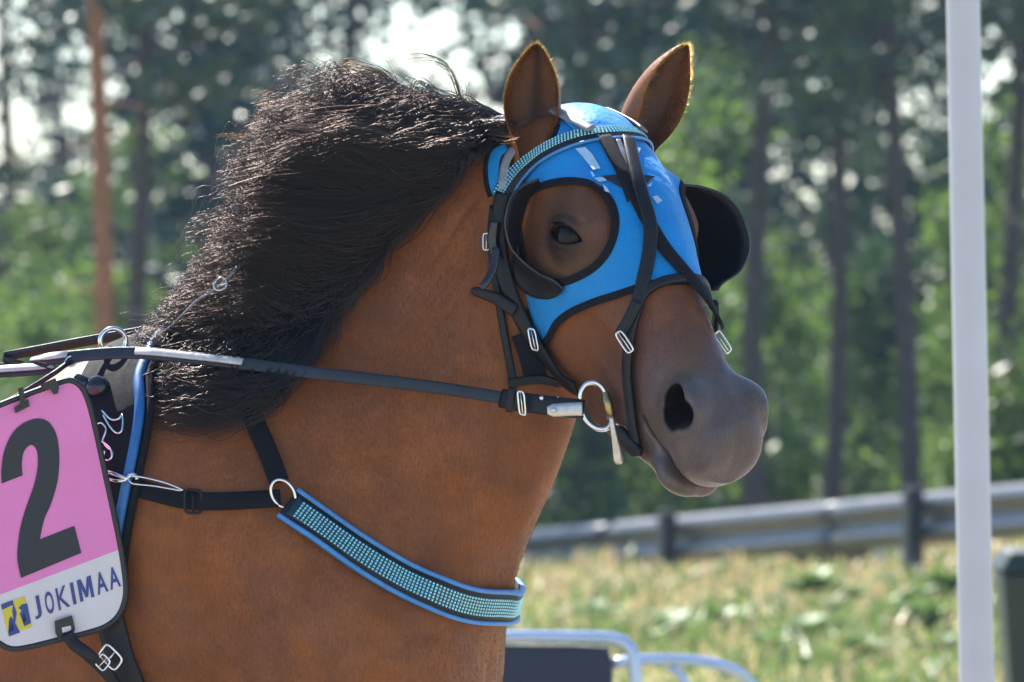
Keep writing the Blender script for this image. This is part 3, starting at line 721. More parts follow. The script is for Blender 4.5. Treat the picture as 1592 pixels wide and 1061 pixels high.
def f_horse(p):
    d = f_base(p); sh = p.shape[:-1]; pf = p.reshape(-1, 3); df = d.reshape(-1).copy()
    for pts, w, amp, lo, hi in MARKS:
        k = np.where(((pf > lo) & (pf < hi)).all(1))[0]
        if not len(k): continue
        q_ = pf[k]; m2 = np.full(len(k), 9.0); ti = np.zeros(len(k))
        for i in range(len(pts)-1):
            a, ab = pts[i], pts[i+1]-pts[i]; t = np.clip(((q_-a) @ ab)/(ab @ ab), 0, 1); e = q_-a-t[:, None]*ab; dd = (e*e).sum(1)
            c = dd < m2; m2 = np.where(c, dd, m2); ti = np.where(c, (i+t)/(len(pts)-1), ti)
        df[k] += amp*np.exp(-m2/(w*w))*np.sin(np.clip(ti, .06, .94)*math.pi)**.6
    return df.reshape(sh)
hv, hf = surface_nets(f_horse, gx, gy, gz)
hv = relax(hv, f_horse, 2)
# ------------------------------------------------------------------ ears (joined into the same body mesh)
def ear(base, tip, opening, bend, rs=1.0, nt=30, na=26):
    base = np.array(base); tip = np.array(tip); A = unit(tip-base); H = np.linalg.norm(tip-base)
    O = np.array(opening, float); O = unit(O-A*(O @ A)); S = np.cross(A, O)
    bend = np.array(bend, float)
    t = np.linspace(-.30, 1, nt)
    R = np.interp(t, *lut([-.3, -.1, .1, .3, .5, .7, .85, .95, 1.0], [.026, .030, .037, .042, .041, .033, .021, .011, .003]))*rs
    span = np.interp(t, [-.3, 0, .2, .5, .8, 1], [5.6, 4.9, 4.1, 3.5, 3.1, 3.0])
    cen = base+A*(t*H)[:, None]+bend*(np.sin(np.clip(t, 0, 1)*math.pi)*.5+np.clip(t, 0, 1)**3*.6)[:, None]
    V = []
    for lay in (0, 1):
        for i in range(nt):
            for j in range(na):
                e = -1+2*j/(na-1); ph = e*span[i]/2
                th = (.0045*(1-.5*t[i]))*(1-abs(e)**6)
                r = R[i]-(th if lay else 0)
                V.append(cen[i]+O*(-math.cos(ph)*r*.92)+S*(math.sin(ph)*r))
    F = []
    n = nt*na
    for i in range(nt-1):
        for j in range(na-1):
            a, b, c, d = i*na+j, i*na+j+1, (i+1)*na+j+1, (i+1)*na+j
            F.append((a, b, c, d)); F.append((n+d, n+c, n+b, n+a))
        F.append((i*na, (i+1)*na, n+(i+1)*na, n+i*na)); F.append((i*na+na-1, n+i*na+na-1, n+(i+1)*na+na-1, (i+1)*na+na-1))
    col = []
    for lay in (0, 1):
        for i in range(nt):
            for j in range(na):
                e = abs(-1+2*j/(na-1)); tt = np.clip(t[i], 0, 1)
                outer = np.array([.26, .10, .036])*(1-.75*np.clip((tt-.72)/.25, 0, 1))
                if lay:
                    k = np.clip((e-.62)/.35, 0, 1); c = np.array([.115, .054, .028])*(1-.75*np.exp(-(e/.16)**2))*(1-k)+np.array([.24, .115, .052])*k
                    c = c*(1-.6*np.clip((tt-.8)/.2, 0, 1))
                else: c = outer
                col.append(c)
    return V, F, np.array(col), (cen, A, O, S, R, span, t)
ear_n = ear(P(829, 222, .01), P(841, 68, .0), (-.18, -1, .15), (-.012, 0, 0), 1.06)
ear_f = ear(P(992, 212, .09), P(1062, 60, .07), (.72, -.68, .05), (.010, 0, -.014), 1.16)

# ------------------------------------------------------------------ colour of the coat, per vertex: pigment, and painted shade in the nostrils
def smooth01(x, a, b):
    t = np.clip((x-a)/(b-a), 0, 1); return t*t*(3-2*t)
def mixc(c, d, k): return c*(1-k[:, None])+np.asarray(d)*k[:, None]
q = to_head(hv); bb_ = to_body(hv)
inh = (f_head(q) < .03)
col = np.tile(np.array([.205, .072, .025]), (len(hv), 1))
s_, u_, r_ = q[:, 0], q[:, 1], np.abs(q[:, 2])
muz = smooth01(s_+.25*(-u_-.08)*0+.12*np.clip(-u_-.1, 0, .1), .41, .575)*inh
col = mixc(col, (.140, .062, .036), smooth01(s_, .30, .46)*inh)
col = mixc(col, (.098, .078, .071), muz)
lip = smooth01(s_, .56, .64)*inh
col = mixc(col, (.110, .076, .062), lip*.6)
de = np.linalg.norm(q*np.array([1, 1, 0])+np.stack([0*r_, 0*r_, r_], 1)-EYE_C, axis=1)
col = mixc(col, (.085, .046, .030), (1-smooth01(de, .062, .115))*inh*.8)
col = mixc(col, (.030, .016, .012), (1-smooth01(de, .036, .062))*inh)
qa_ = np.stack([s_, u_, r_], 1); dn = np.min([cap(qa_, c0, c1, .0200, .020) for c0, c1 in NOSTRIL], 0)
col = mixc(col, (.010, .007, .007), (1-smooth01(dn, -.001, .007))*inh)  # nostril recess painted near black, the shade of the hole put into the colour
low = 1-smooth01(hv[:, 2], .35, .75)                         # black points of a bay: lower legs
col = mixc(col, (.018, .014, .013), low)
allV = [hv]; allF = [hf]; allC = [col]; off = len(hv)
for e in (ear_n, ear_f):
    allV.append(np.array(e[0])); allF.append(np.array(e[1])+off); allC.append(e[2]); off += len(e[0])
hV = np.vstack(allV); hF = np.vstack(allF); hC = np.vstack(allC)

def coat_material():
    m = bpy.data.materials.new('bay_coat'); m.use_nodes = True
    N = m.node_tree.nodes; L = m.node_tree.links; b = N['Principled BSDF']
    at = N.new('ShaderNodeAttribute'); at.attribute_name = 'coat'
    tc = N.new('ShaderNodeTexCoord')
    def noise(scale, detail, stretch=None):
        n = N.new('ShaderNodeTexNoise'); n.inputs['Scale'].default_value = scale; n.inputs['Detail'].default_value = detail
        if stretch:
            mp = N.new('ShaderNodeMapping'); mp.inputs['Scale'].default_value = stretch[:3]; mp.inputs['Rotation'].default_value = (0, stretch[3], 0)
            L.new(tc.outputs['Object'], mp.inputs['Vector']); L.new(mp.outputs[0], n.inputs['Vector'])
        else: L.new(tc.outputs['Object'], n.inputs['Vector'])
        return n
    def rng(n, lo, hi, a=.3, c=.7):
        r = N.new('ShaderNodeMapRange'); r.inputs['From Min'].default_value = a; r.inputs['From Max'].default_value = c
        r.inputs['To Min'].default_value = lo; r.inputs['To Max'].default_value = hi; L.new(n.outputs['Fac'], r.inputs['Value']); return r
    def mul(x, y):
        r = N.new('ShaderNodeMath'); r.operation = 'MULTIPLY'; L.new(x.outputs[0], r.inputs[0]); L.new(y.outputs[0], r.inputs[1]); return r
    big = rng(noise(5.5, 3), .86, 1.16); mid = rng(noise(24, 5), .86, 1.16); fine = rng(noise(420, 3, (1, 1, .14, .5)), .84, 1.18)
    tot = mul(mul(big, mid), fine)
    vm = N.new('ShaderNodeVectorMath'); vm.operation = 'SCALE'; L.new(at.outputs['Color'], vm.inputs[0]); L.new(tot.outputs[0], vm.inputs['Scale'])
    hs = N.new('ShaderNodeMix'); hs.data_type = 'RGBA'; hs.blend_type = 'MULTIPLY'; hs.inputs[0].default_value = 1.0
    hr = N.new('ShaderNodeValToRGB'); hr.color_ramp.elements[0].position = .36; hr.color_ramp.elements[0].color = (.88, .94, 1.2, 1); hr.color_ramp.elements[1].position = .64; hr.color_ramp.elements[1].color = (1.08, 1.02, .80, 1)
    hn = noise(8.5, 4); L.new(hn.outputs['Fac'], hr.inputs[0]); L.new(vm.outputs[0], hs.inputs[6]); L.new(hr.outputs[0], hs.inputs[7]); L.new(hs.outputs[2], b.inputs['Base Color'])
    sp_ = N.new('ShaderNodeMapRange')
    b.inputs['Specular IOR Level'].default_value = .16
    sep = N.new('ShaderNodeSeparateColor'); L.new(at.outputs['Color'], sep.inputs[0])
    rr = N.new('ShaderNodeMath'); rr.operation = 'DIVIDE'; L.new(sep.outputs[2], rr.inputs[0]); L.new(sep.outputs[0], rr.inputs[1])   # bare grey skin is smoother than hair
    rm = N.new('ShaderNodeMapRange'); rm.inputs['From Min'].default_value = .2; rm.inputs['From Max'].default_value = .65; rm.inputs['To Min'].default_value = .50; rm.inputs['To Max'].default_value = .36
    sp_.inputs['From Min'].default_value = .25; sp_.inputs['From Max'].default_value = .65; sp_.inputs['To Min'].default_value = .20; sp_.inputs['To Max'].default_value = .36
    L.new(rr.outputs[0], sp_.inputs['Value']); L.new(sp_.outputs[0], b.inputs['Specular IOR Level'])
    L.new(rr.outputs[0], rm.inputs['Value']); L.new(rm.outputs[0], b.inputs['Roughness'])
    b.inputs['Sheen Weight'].default_value = .04; b.inputs['Sheen Roughness'].default_value = .4
    b.inputs['Sheen Tint'].default_value = (1, .8, .6, 1)
    bp = N.new('ShaderNodeBump'); bp.inputs['Strength'].default_value = .16; bp.inputs['Distance'].default_value = .0012
    hn = noise(260, 4, (1, 1, .18, .5)); L.new(hn.outputs['Fac'], bp.inputs['Height'])
    bp2 = N.new('ShaderNodeBump'); bp2.inputs['Strength'].default_value = .35; bp2.inputs['Distance'].default_value = .012
    mn = noise(13, 3); L.new(mn.outputs['Fac'], bp2.inputs['Height']); L.new(bp2.outputs[0], bp.inputs['Normal'])
    L.new(bp.outputs[0], b.inputs['Normal'])
    return m
M = {}
M['coat'] = coat_material()
hme = bpy.data.meshes.new('horse'); hme.from_pydata(hV.tolist(), [], hF.tolist()); hme.update(); hme.shade_smooth()
ca = hme.color_attributes.new('coat', 'FLOAT_COLOR', 'POINT')
ca.data.foreach_set('color', np.hstack([hC, np.ones((len(hC), 1))]).astype(np.float32).ravel())
hme.materials.append(M['coat'])
horse = link(bpy.data.objects.new('horse', hme), label='bay trotting horse with black mane blown back, wearing blue hood and racing harness', cat='horse')

# eyes
def sphere_data(c, r, ax=None, nu=24, nv=16):
    c = np.array(c); r = np.broadcast_to(np.asarray(r, float), (3,)); ax = np.eye(3) if ax is None else np.asarray(ax)
    V = []; F = []
    for i in range(nv+1):
        th = math.pi*i/nv
        for j in range(nu):
            ph = 2*math.pi*j/nu
            d = np.array([math.sin(th)*math.cos(ph), math.sin(th)*math.sin(ph), math.cos(th)])*r
            V.append(c+d @ ax)
    for i in range(nv):
        for j in range(nu): F.append((i*nu+j, (i+1)*nu+j, (i+1)*nu+(j+1) % nu, i*nu+(j+1) % nu))
    return V, F
M['eye'] = mat('dark_eye', (.006, .004, .003), .10, spec=.22)
for sgn in (1, -1):
    c = EYE_C*np.array([1, 1, sgn])
    V, F = sphere_data(from_head(c[None])[0], EYE_R)
    mesh_obj('eye', V, F, M['eye'], horse)
# ------------------------------------------------------------------ hair strands (children of the horse)
def hair_obj(name, pts, radii, mat_, parent):
    """pts (k, n, 3); radii (k, n)"""
    k, n = pts.shape[:2]
    hc = bpy.data.hair_curves.new(name); hc.add_curves([n]*k)
    hc.attributes['position'].data.foreach_set('vector', pts.reshape(-1).astype(np.float32))
    ra = hc.attributes.get('radius') or hc.attributes.new('radius', 'FLOAT', 'POINT')
    ra.data.foreach_set('value', radii.reshape(-1).astype(np.float32))
    hc.materials.append(mat_)
    o = bpy.data.objects.new(name, hc)
    return link(o, parent)
def hair_mat(name, color, rough=.32, spec=.6, tint=None):
    m = bpy.data.materials.new(name); m.use_nodes = True
    N = m.node_tree.nodes; L = m.node_tree.links; b = N['Principled BSDF']
    b.inputs['Roughness'].default_value = rough; b.inputs['Specular IOR Level'].default_value = spec
    hi = N.new('ShaderNodeHairInfo'); cr = N.new('ShaderNodeValToRGB')
    cr.color_ramp.elements[0].color = (*color, 1); cr.color_ramp.elements[1].color = (*(tint or color), 1)
    cr.color_ramp.elements[0].position = .55
    L.new(hi.outputs['Random'], cr.inputs[0]); L.new(cr.outputs[0], b.inputs['Base Color'])
    return m
def true_hair(name, melanin, redness, rough=.28, rand=.25, grey=None):
    m = bpy.data.materials.new(name); m.use_nodes = True; N = m.node_tree.nodes; L = m.node_tree.links
    h = N.new('ShaderNodeBsdfHairPrincipled'); h.model = 'CHIANG'; h.parametrization = 'MELANIN'
    for k, v in (('Melanin', melanin), ('Melanin Redness', redness), ('Roughness', rough), ('Radial Roughness', .35), ('Random Color', rand), ('Random Roughness', .3), ('Coat', .6)):
        if k in h.inputs: h.inputs[k].default_value = v
    if grey: h.parametrization = 'ABSORPTION'; h.inputs['Absorption Coefficient'].default_value = grey
    L.new(h.outputs[0], N['Material Output'].inputs[0]); N.remove(N['Principled BSDF'])
    return m
M['mane'] = true_hair('black_mane_hair', .985, .1, .26, .12, (1.25, 1.42, 1.5))
rng_ = np.random.default_rng(5)

# guide paths in photo pixels: a along the crest (poll -> withers), b from the blown-up top layer to the layer lying on the neck
A_ = [0, .25, .5, .75, 1.0]
G0 = [[(800, 192), (740, 168), (690, 160), (640, 165), (585, 160), (530, 165)],
      [(690, 215), (620, 162), (560, 134), (520, 126), (470, 138), (415, 160)],
      [(570, 300), (520, 240), (470, 210), (440, 205), (410, 205), (385, 212)],
      [(440, 420), (415, 370), (400, 330), (385, 325), (365, 345), (345, 350)],
      [(300, 512), (290, 490), (275, 480), (255, 500), (225, 535), (175, 575)]]
G1 = [[(800, 192), (768, 212), (728, 228), (650, 240), (555, 228), (430, 222)],
      [(690, 215), (700, 275), (655, 325), (570, 345), (470, 335), (370, 312)],
      [(570, 300), (592, 385), (560, 448), (490, 482), (410, 460), (310, 455)],
      [(440, 420), (490, 512), (470, 575), (405, 612), (330, 600), (238, 565)],
      [(300, 512), (390, 590), (425, 630), (350, 652), (258, 642), (165, 590)]]
G0 = np.array(G0, float); G1 = np.array(G1, float)
def guide(a, b):
    g0 = np.stack([np.interp(a, A_, G0[:, i, c]) for i in range(6) for c in range(2)], -1).reshape(len(a), 6, 2)
    g1 = np.stack([np.interp(a, A_, G1[:, i, c]) for i in range(6) for c in range(2)], -1).reshape(len(a), 6, 2)
    return g0*(1-b)[:, None, None]+g1*b[:, None, None]
def resample6(p, n):
    t = np.linspace(0, 5, n); i = np.minimum(t.astype(int), 4); f = (t-i)[None, :, None]
    pp = np.concatenate([2*p[:, :1]-p[:, 1:2], p, 2*p[:, -1:]-p[:, -2:-1]], 1)
    a, b, c, d = pp[:, i], pp[:, i+1], pp[:, i+2], pp[:, i+3]
    return .5*(2*b+(-a+c)*f+(2*a-5*b+4*c-d)*f*f+(-a+3*b-3*c+d)*f**3)
# near surface depth of the neck on a pixel grid, so that the hair lies on it
_gpx = np.arange(140, 860, 24.); _gpy = np.arange(90, 700, 24.)
_gg = np.stack(np.meshgrid(_gpx, _gpy, indexing='ij'), -1)
_hp, _ok = hit(_gg.reshape(-1, 2))
_sy = np.where(_ok, _hp[:, 1], 9.0).reshape(_gg.shape[:2])
def surf_y(px):
    i = np.clip(np.round((px[..., 0]-_gpx[0])/24).astype(int), 0, len(_gpx)-1); j = np.clip(np.round((px[..., 1]-_gpy[0])/24).astype(int), 0, len(_gpy)-1)
    fx = np.clip((px[..., 0]-_gpx[0])/24, 0, len(_gpx)-1.001); fy = np.clip((px[..., 1]-_gpy[0])/24, 0, len(_gpy)-1.001)
    i = fx.astype(int); j = fy.astype(int); fx = fx-i; fy = fy-j
    q4 = np.stack([_sy[i, j], _sy[i+1, j], _sy[i, j+1], _sy[i+1, j+1]], -1); w4 = np.stack([(1-fx)*(1-fy), fx*(1-fy), (1-fx)*fy, fx*fy], -1)
    good = q4 < 5; w4 = w4*good; s = w4.sum(-1)
    return np.where(s > .02, (q4*np.where(good, 1, 0)*w4).sum(-1)/np.maximum(s, 1e-6), 9.0)
def mane(nclump, per, n=26):
    a = rng_.random(nclump); b = rng_.beta(1.0, 1.05, nclump)
    a = np.clip(a, 0, 1)
    ka = np.repeat(a, per)+rng_.normal(0, .022, nclump*per); kb = np.repeat(b, per)+rng_.normal(0, .05, nclump*per)
    loose = rng_.random(nclump*per) < .12
    ka = np.where(loose, rng_.random(nclump*per), ka); kb = np.where(loose, rng_.random(nclump*per), kb)
    ka = np.clip(ka, 0, 1); kb = np.clip(kb, 0, 1); K = len(ka); cid0 = np.repeat(np.arange(nclump), per)
    px = resample6(guide(ka, kb), n)
    t = np.linspace(0, 1, n)[None, :]
    ln = np.clip(rng_.normal(.80, .05, K)+rng_.normal(0, .19, nclump)[cid0], .38, 1.12)                       # strands end at different lengths
    tt = np.clip(t*ln[:, None], 0, 1.0)*(n-1); i0 = np.minimum(tt.astype(int), n-2); f = tt-i0
    r = np.arange(K)[:, None]; px = px[r, i0]*(1-f)[..., None]+px[r, i0+1]*f[..., None]
    # clump convergence + waves
    cid = np.repeat(np.arange(nclump), per)
    ph = rng_.random(nclump)*6.28; ph2 = rng_.random(nclump)*6.28; am = rng_.uniform(5, 16, nclump); fr = rng_.uniform(1.5, 3.8, nclump)
    w = np.sin(t*fr[cid][:, None]*6.28+ph[cid][:, None])*am[cid][:, None]*t
    w2 = np.sin(t*(fr[cid]*1.7)[:, None]*6.28+ph2[cid][:, None]+rng_.normal(0, .5, K)[:, None])*am[cid][:, None]*.45*t
    tipd = np.stack([rng_.normal(-6, 20, nclump), np.clip(rng_.normal(4, 25, nclump), -26, 60)], 1)[cid][:, None, :]*(t**2.2)[..., None]; px = px+tipd
    px[..., 1] += w+w2; px[..., 0] += .5*w2
    sp = rng_.normal(0, 1, (K, 1, 2))*np.array([5, 7]); px += sp*(.35+.75*np.sin(np.clip(t, 0, 1)*math.pi)[..., None])
    fz = rng_.normal(0, 1, (K, n, 2)); fz = (fz+np.roll(fz, 1, 1)+np.roll(fz, 2, 1))/3; px += fz*2.4*t[..., None]
    # depth: start at the crest, come over to the near side, then lie on the neck or fly free
    yc = to_depth(px[:, 0])
    lay = rng_.random(K)**1.3
    y_free = yc[:, None]+(-.03-.09*kb[:, None]-.06*(lay[:, None]-.3))*np.minimum(1, t*2.0)
    y_surf = surf_y(px)-(.006+.050*lay[:, None]*(.3+.7*np.sin(np.clip(t*1.1, 0, 1)*math.pi)))
    y = np.minimum(y_free, y_surf)
    for _ in range(3): y[:, 1:-1] = np.minimum(y[:, 1:-1], .25*y[:, :-2]+.5*y[:, 1:-1]+.25*y[:, 2:]+.004)
    pts = PA(px, y)
    rad = (.00062*(1-.70*t**2.2))*np.ones((K, 1))*rng_.uniform(.7, 1.25, (K, 1))
    return pts, rad
def to_depth(px0):
    o = np.array(cam.location); d = PA(px0, 0.0)-o
    t = ((BW-o) @ BR)/(d @ BR); return (o+d*t[:, None])[:, 1]
mp_, mr_ = mane(330, 42)
hair_obj('mane', mp_, mr_, M['mane'], horse)
# stray wisps standing off the mane
def wisp(px, k, spread, r=.0005, y=None, n=22):
    base = catmull(np.array(px, float), n); y0 = to_depth(base[:1])[0] if y is None else y
    out = []
    for i in range(k):
        t = np.linspace(0, 1, n)[:, None]; L = rng_.uniform(.6, 1.0)
        b2 = catmull(base[:max(4, int(n*L))], n)
        out.append(PA(b2+rng_.normal(0, 1, 2)*spread*(.15+t)+np.sin(t*rng_.uniform(4, 9)+rng_.random()*6)*spread*.5*t*rng_.normal(0, 1, 2), y0-.03+rng_.normal(0, .01)))
    out = np.array(out); return out, np.full(out.shape[:2], r)*np.linspace(1, .35, n)
ws = [wisp([(742, 205), (728, 180), (716, 150), (706, 120), (690, 98), (660, 86), (625, 88), (592, 98)], 26, 5.0),
      wisp([(748, 200), (735, 170), (722, 150), (728, 130), (735, 140)], 12, 9.0), wisp([(760, 200), (740, 170), (742, 150), (755, 160)], 8, 12.0),
      wisp([(540, 205), (480, 198), (420, 205), (370, 209), (328, 210)], 14, 4.0), wisp([(500, 170), (440, 165), (415, 165), (395, 185)], 16, 7.0), wisp([(400, 320), (370, 350), (340, 355), (330, 380)], 12, 8),
      wisp([(380, 470), (330, 455), (300, 450), (278, 455)], 16, 9), wisp([(360, 520), (300, 505), (260, 520), (230, 540)], 14, 8), wisp([(560, 150), (540, 115), (520, 120), (505, 135)], 16, 8),
      wisp([(806, 214), (794, 214), (782, 212), (768, 205)], 18, 8, .0003, y=-.02), wisp([(640, 160), (600, 122), (560, 108), (535, 112), (515, 128)], 60, 7), wisp([(470, 200), (430, 160), (410, 152), (396, 160)], 50, 7), wisp([(430, 330), (395, 300), (372, 305), (358, 320)], 40, 8), wisp([(300, 610), (240, 600), (190, 585), (150, 570)], 20, 8)]
wp = np.concatenate([w[0] for w in ws]); wr = np.concatenate([w[1] for w in ws])
M['wisp'] = true_hair('sunbleached_mane_hair', .93, .35, .3, .4, (1.1, 1.4, 1.8))
hair_obj('mane_wisps', wp, wr, M['wisp'], horse)
# short fur along the ear rims and in the ears
def ear_fur(e, seed):
    g = np.random.default_rng(seed); cen, A, O, S, R, span, t = e[3]; out = []; rad = []
    for k in range(3400):
        i = g.uniform(0, len(t)-1.001); i0 = int(i); f = i-i0; lp = lambda a: a[i0]*(1-f)+a[i0+1]*f
        tt = lp(t)
        if tt < .02: continue
        inner = g.random() < .55
        sg = g.choice([-1, 1]); ee = sg*(g.uniform(.55, 1.0) if inner else g.uniform(.80, 1.0)) if g.random() < .8 else g.uniform(-1, 1)
        ph = ee*lp(span)/2; r = lp(R); c = lp(cen)
        rd_ = O*(-math.cos(ph)*.92)+S*math.sin(ph); tan = O*math.sin(ph)+S*math.cos(ph)
        p0 = c+rd_*(r-.001 if not inner else r-.003)
        d = unit(tan*sg*g.uniform(.3, 1.2)+A*g.uniform(.3, 1.1)+rd_*(g.uniform(-.1, .5) if not inner else g.uniform(-.9, -.1))+g.normal(0, .22, 3))
        Ln = g.uniform(.004, .009)*(1.9 if (inner and tt < .45) else 1)
        out.append([p0, p0+d*Ln*.5, p0+d*Ln+A*Ln*.15]); rad.append([.00022, .0002, .00006])
    return np.array(out), np.array(rad)
M['fur'] = true_hair('bay_fur', .42, .7, .4, .4)
ef = [ear_fur(ear_n, 1), ear_fur(ear_f, 2)]
hair_obj('ear_fur', np.concatenate([a[0] for a in ef]), np.concatenate([a[1] for a in ef]), M['fur'], horse)

# fine coat hair on head and neck, combed down and back; carries the colour of the skin under it
def fuzz(n, seed):
    g = np.random.default_rng(seed); ok = np.where((hv[:, 0] > -.5) & (hv[:, 2] > 1.0))[0]
    # even density: weight by local cell size (fine cells on the head)
    cell = np.where((hv[ok, 0] > -.02) & (hv[ok, 2] > 1.31), 1.0, 3.4); i = g.choice(ok, n, p=cell/cell.sum())
    p = hv[i]+g.normal(0, .0022, (n, 3)); nn = normal_at(p); p = p-nn*f_horse(p)[:, None]
    hd = to_head(p); onh = smooth01(.03-f_head(hd), 0, .03)[:, None]
    comb = unit(np.array([-.35, .1, -1.0])*(1-onh)+HL*onh-HU*.1*onh+g.normal(0, .25, (n, 3))); comb = unit(comb-nn*np.sum(comb*nn, 1, keepdims=True))
    L = g.uniform(.0025, .0055, n)[:, None]*np.where(hd[:, :1]*onh > .48, .45, 1)
    d = unit(comb+nn*g.uniform(.35, .8, (n, 1)))
    pts = np.stack([p, p+d*L*.55, p+(d*.6+comb*.4)*L], 1); rad = np.tile([.00013, .00011, .00004], (n, 1))
    o = hair_obj('coat_fuzz', pts, rad, M['fuzz'], horse)
    at = o.data.attributes.new('coat', 'FLOAT_COLOR', 'CURVE'); at.data.foreach_set('color', np.hstack([col[i]*1.0, np.ones((n, 1))]).astype(np.float32).ravel())
m = bpy.data.materials.new('coat_hair'); m.use_nodes = True; N_ = m.node_tree.nodes; a_ = N_.new('ShaderNodeAttribute'); a_.attribute_name = 'coat'
m.node_tree.links.new(a_.outputs['Color'], N_['Principled BSDF'].inputs['Base Color']); N_['Principled BSDF'].inputs['Roughness'].default_value = .5; N_['Principled BSDF'].inputs['Specular IOR Level'].default_value = .2; M['fuzz'] = m
fuzz(90000, 9)
# eyelashes of the near and far eye
def lashes(sgn):
    ex, ey, ez = EYE_AX; out = []
    for k in range(60):
        a = rng_.uniform(-.022, .022); b = .0165-11*a*a
        c = EYE_C+ex*a+ey*b+ez*math.sqrt(max(.0345**2-a*a-b*b, 1e-6)); d = unit(ez*.8+ey*rng_.uniform(.1, .5)+ex*a*12+rng_.normal(0, .12, 3)); L = rng_.uniform(.010, .018)
        q_ = np.stack([c, c+d*L*.5, c+d*L-ey*L*.15]); q_[:, 2] *= sgn; out.append(from_head(q_))
    return np.array(out)
lh = np.concatenate([lashes(1), lashes(-1)]); hair_obj('eyelashes', lh, np.tile([.00035, .0003, .0001], (len(lh), 1)), M['mane'], horse)
# ================================================================== TACK
M['leather'] = mat('black_leather', (.009, .010, .013), .45, spec=.32, noise=(60, .35), bump=(420, .25))
M['patent'] = mat('glossy_black_leather', (.010, .011, .015), .2, spec=.6, noise=(40, .3), bump=(160, .15))
M['web'] = mat('black_nylon_webbing', (.008, .009, .013), .8, spec=.2, noise=(90, .35), bump=(700, .6))
M['leather_and_glint'] = mat('grey_leather_and_highlight', (.20, .20, .22), .35, noise=(50, .3))  # grey straps, and the painted highlight between the forehead straps
M['lining'] = mat('blinker_lining', (.006, .006, .008), .8, noise=(80, .3))
M['steel'] = mat('polished_steel', (.72, .70, .68), .16, metal=1.0, noise=(35, .10))
M['dull_steel'] = mat('worn_steel', (.55, .50, .46), .34, metal=.9, noise=(90, .18))
M['stone'] = mat('aqua_rhinestone', (.30, .72, .80), .10, metal=.35, spec=.9)
M['stone_bed'] = mat('teal_rhinestone_bed', (.006, .030, .055), .35, noise=(200, .4))
M['blue_trim'] = mat('light_blue_piping', (.06, .24, .55), .45, noise=(60, .15), bump=(500, .3))
M['pad_blue'] = mat('mid_blue_pad_trim', (.02, .13, .36), .5, noise=(50, .2))
M['gold'] = mat('worn_brass', (.45, .36, .16), .35, metal=1.0, noise=(60, .25))

M['rein'] = mat('rein_leather_blue_reflection', (.016, .024, .038), .5, spec=.4, noise=(40, .3), bump=(300, .3))  # bluish reflection on the black leather put into the base colour
def smooth_path(p, k=3):
    p = p.copy()
    for _ in range(k): p[1:-1] = .25*p[:-2]+.5*p[1:-1]+.25*p[2:]
    return p
def spath(pix, n=40, off=.003, sm=4):
    """a path lying on the coat under these photo pixels -> points, normals"""
    q_ = catmull(np.array(pix, float), n); p, ok = hit(q_, off)
    p = smooth_path(p, sm); nn = normal_at(p); nn = unit(smooth_path(nn, sm))
    return p, nn
def resurface(p, off=.003, it=4):
    for _ in range(it):
        g = normal_at(p); p = p-g*(np.clip(f_horse(p)-off, -.01, .01))[:, None]*.9
    return p
def mir_h(p):
    q_ = to_head(p); q_[..., 2] *= -1; return from_head(q_)
def mir_hv(v): return v-2*(v @ HR)[..., None]*HR
def mir_b(p):
    b = to_body(p); b[..., 2] *= -1; return from_body(b)
def mir_bv(v): return v-2*(v @ BR)[..., None]*BR
def part(o, root): return under(o, root)
def stones(name, p, nn, rows, pitch, size, lift, parent, mat_=None):
    L = np.concatenate([[0], np.cumsum(np.linalg.norm(np.diff(p, axis=0), axis=1))])
    k = int(L[-1]/pitch); u = (np.arange(k)+.5)*pitch
    pp = np.stack([np.interp(u, L, p[:, c]) for c in range(3)], 1); n2 = unit(np.stack([np.interp(u, L, nn[:, c]) for c in range(3)], 1))
    T = unit(np.gradient(pp, axis=0)); n2 = unit(n2-T*np.sum(n2*T, 1, keepdims=True)); S = np.cross(T, n2)
    V = []; F = []; h = size/2
    for i in range(k):
        for r in rows:
            c = pp[i]+S[i]*(r+random.uniform(-.0002, .0002))+n2[i]*lift; o = len(V)
            tl = n2[i]+T[i]*random.uniform(-.25, .25)+S[i]*random.uniform(-.25, .25)
            for w, z in ((1, 0), (.55, .55)):
                for a, b in ((-1, -1), (1, -1), (1, 1), (-1, 1)): V.append(c+T[i]*a*h*w+S[i]*b*h*w+tl*z*h)
            F += [(o+4, o+5, o+6, o+7)]+[(o+j, o+(j+1) % 4, o+4+(j+1) % 4, o+4+j) for j in range(4)]
    ob = mesh_obj(name, V, F, mat_ or M['stone'], smooth=False, kind='stuff')
    ob.parent = parent; ob.matrix_parent_inverse = parent.matrix_world.inverted() if parent.parent is None else Matrix.Translation(parent.parent.location).inverted() @ Matrix()
    ob.matrix_parent_inverse = Matrix.Identity(4)
    return ob
def sub(o, parent):
    """sub-part: its parent part sits at the world origin, so no offset is needed"""
    o.parent = parent; return o
def ring_pts(c, ex, ey, rx, ry, n=36, a0=0, a1=2*math.pi, end=False):
    a = np.linspace(a0, a1, n, endpoint=end)
    return np.array(c)+np.cos(a)[:, None]*np.array(ex)*rx+np.sin(a)[:, None]*np.array(ey)*ry
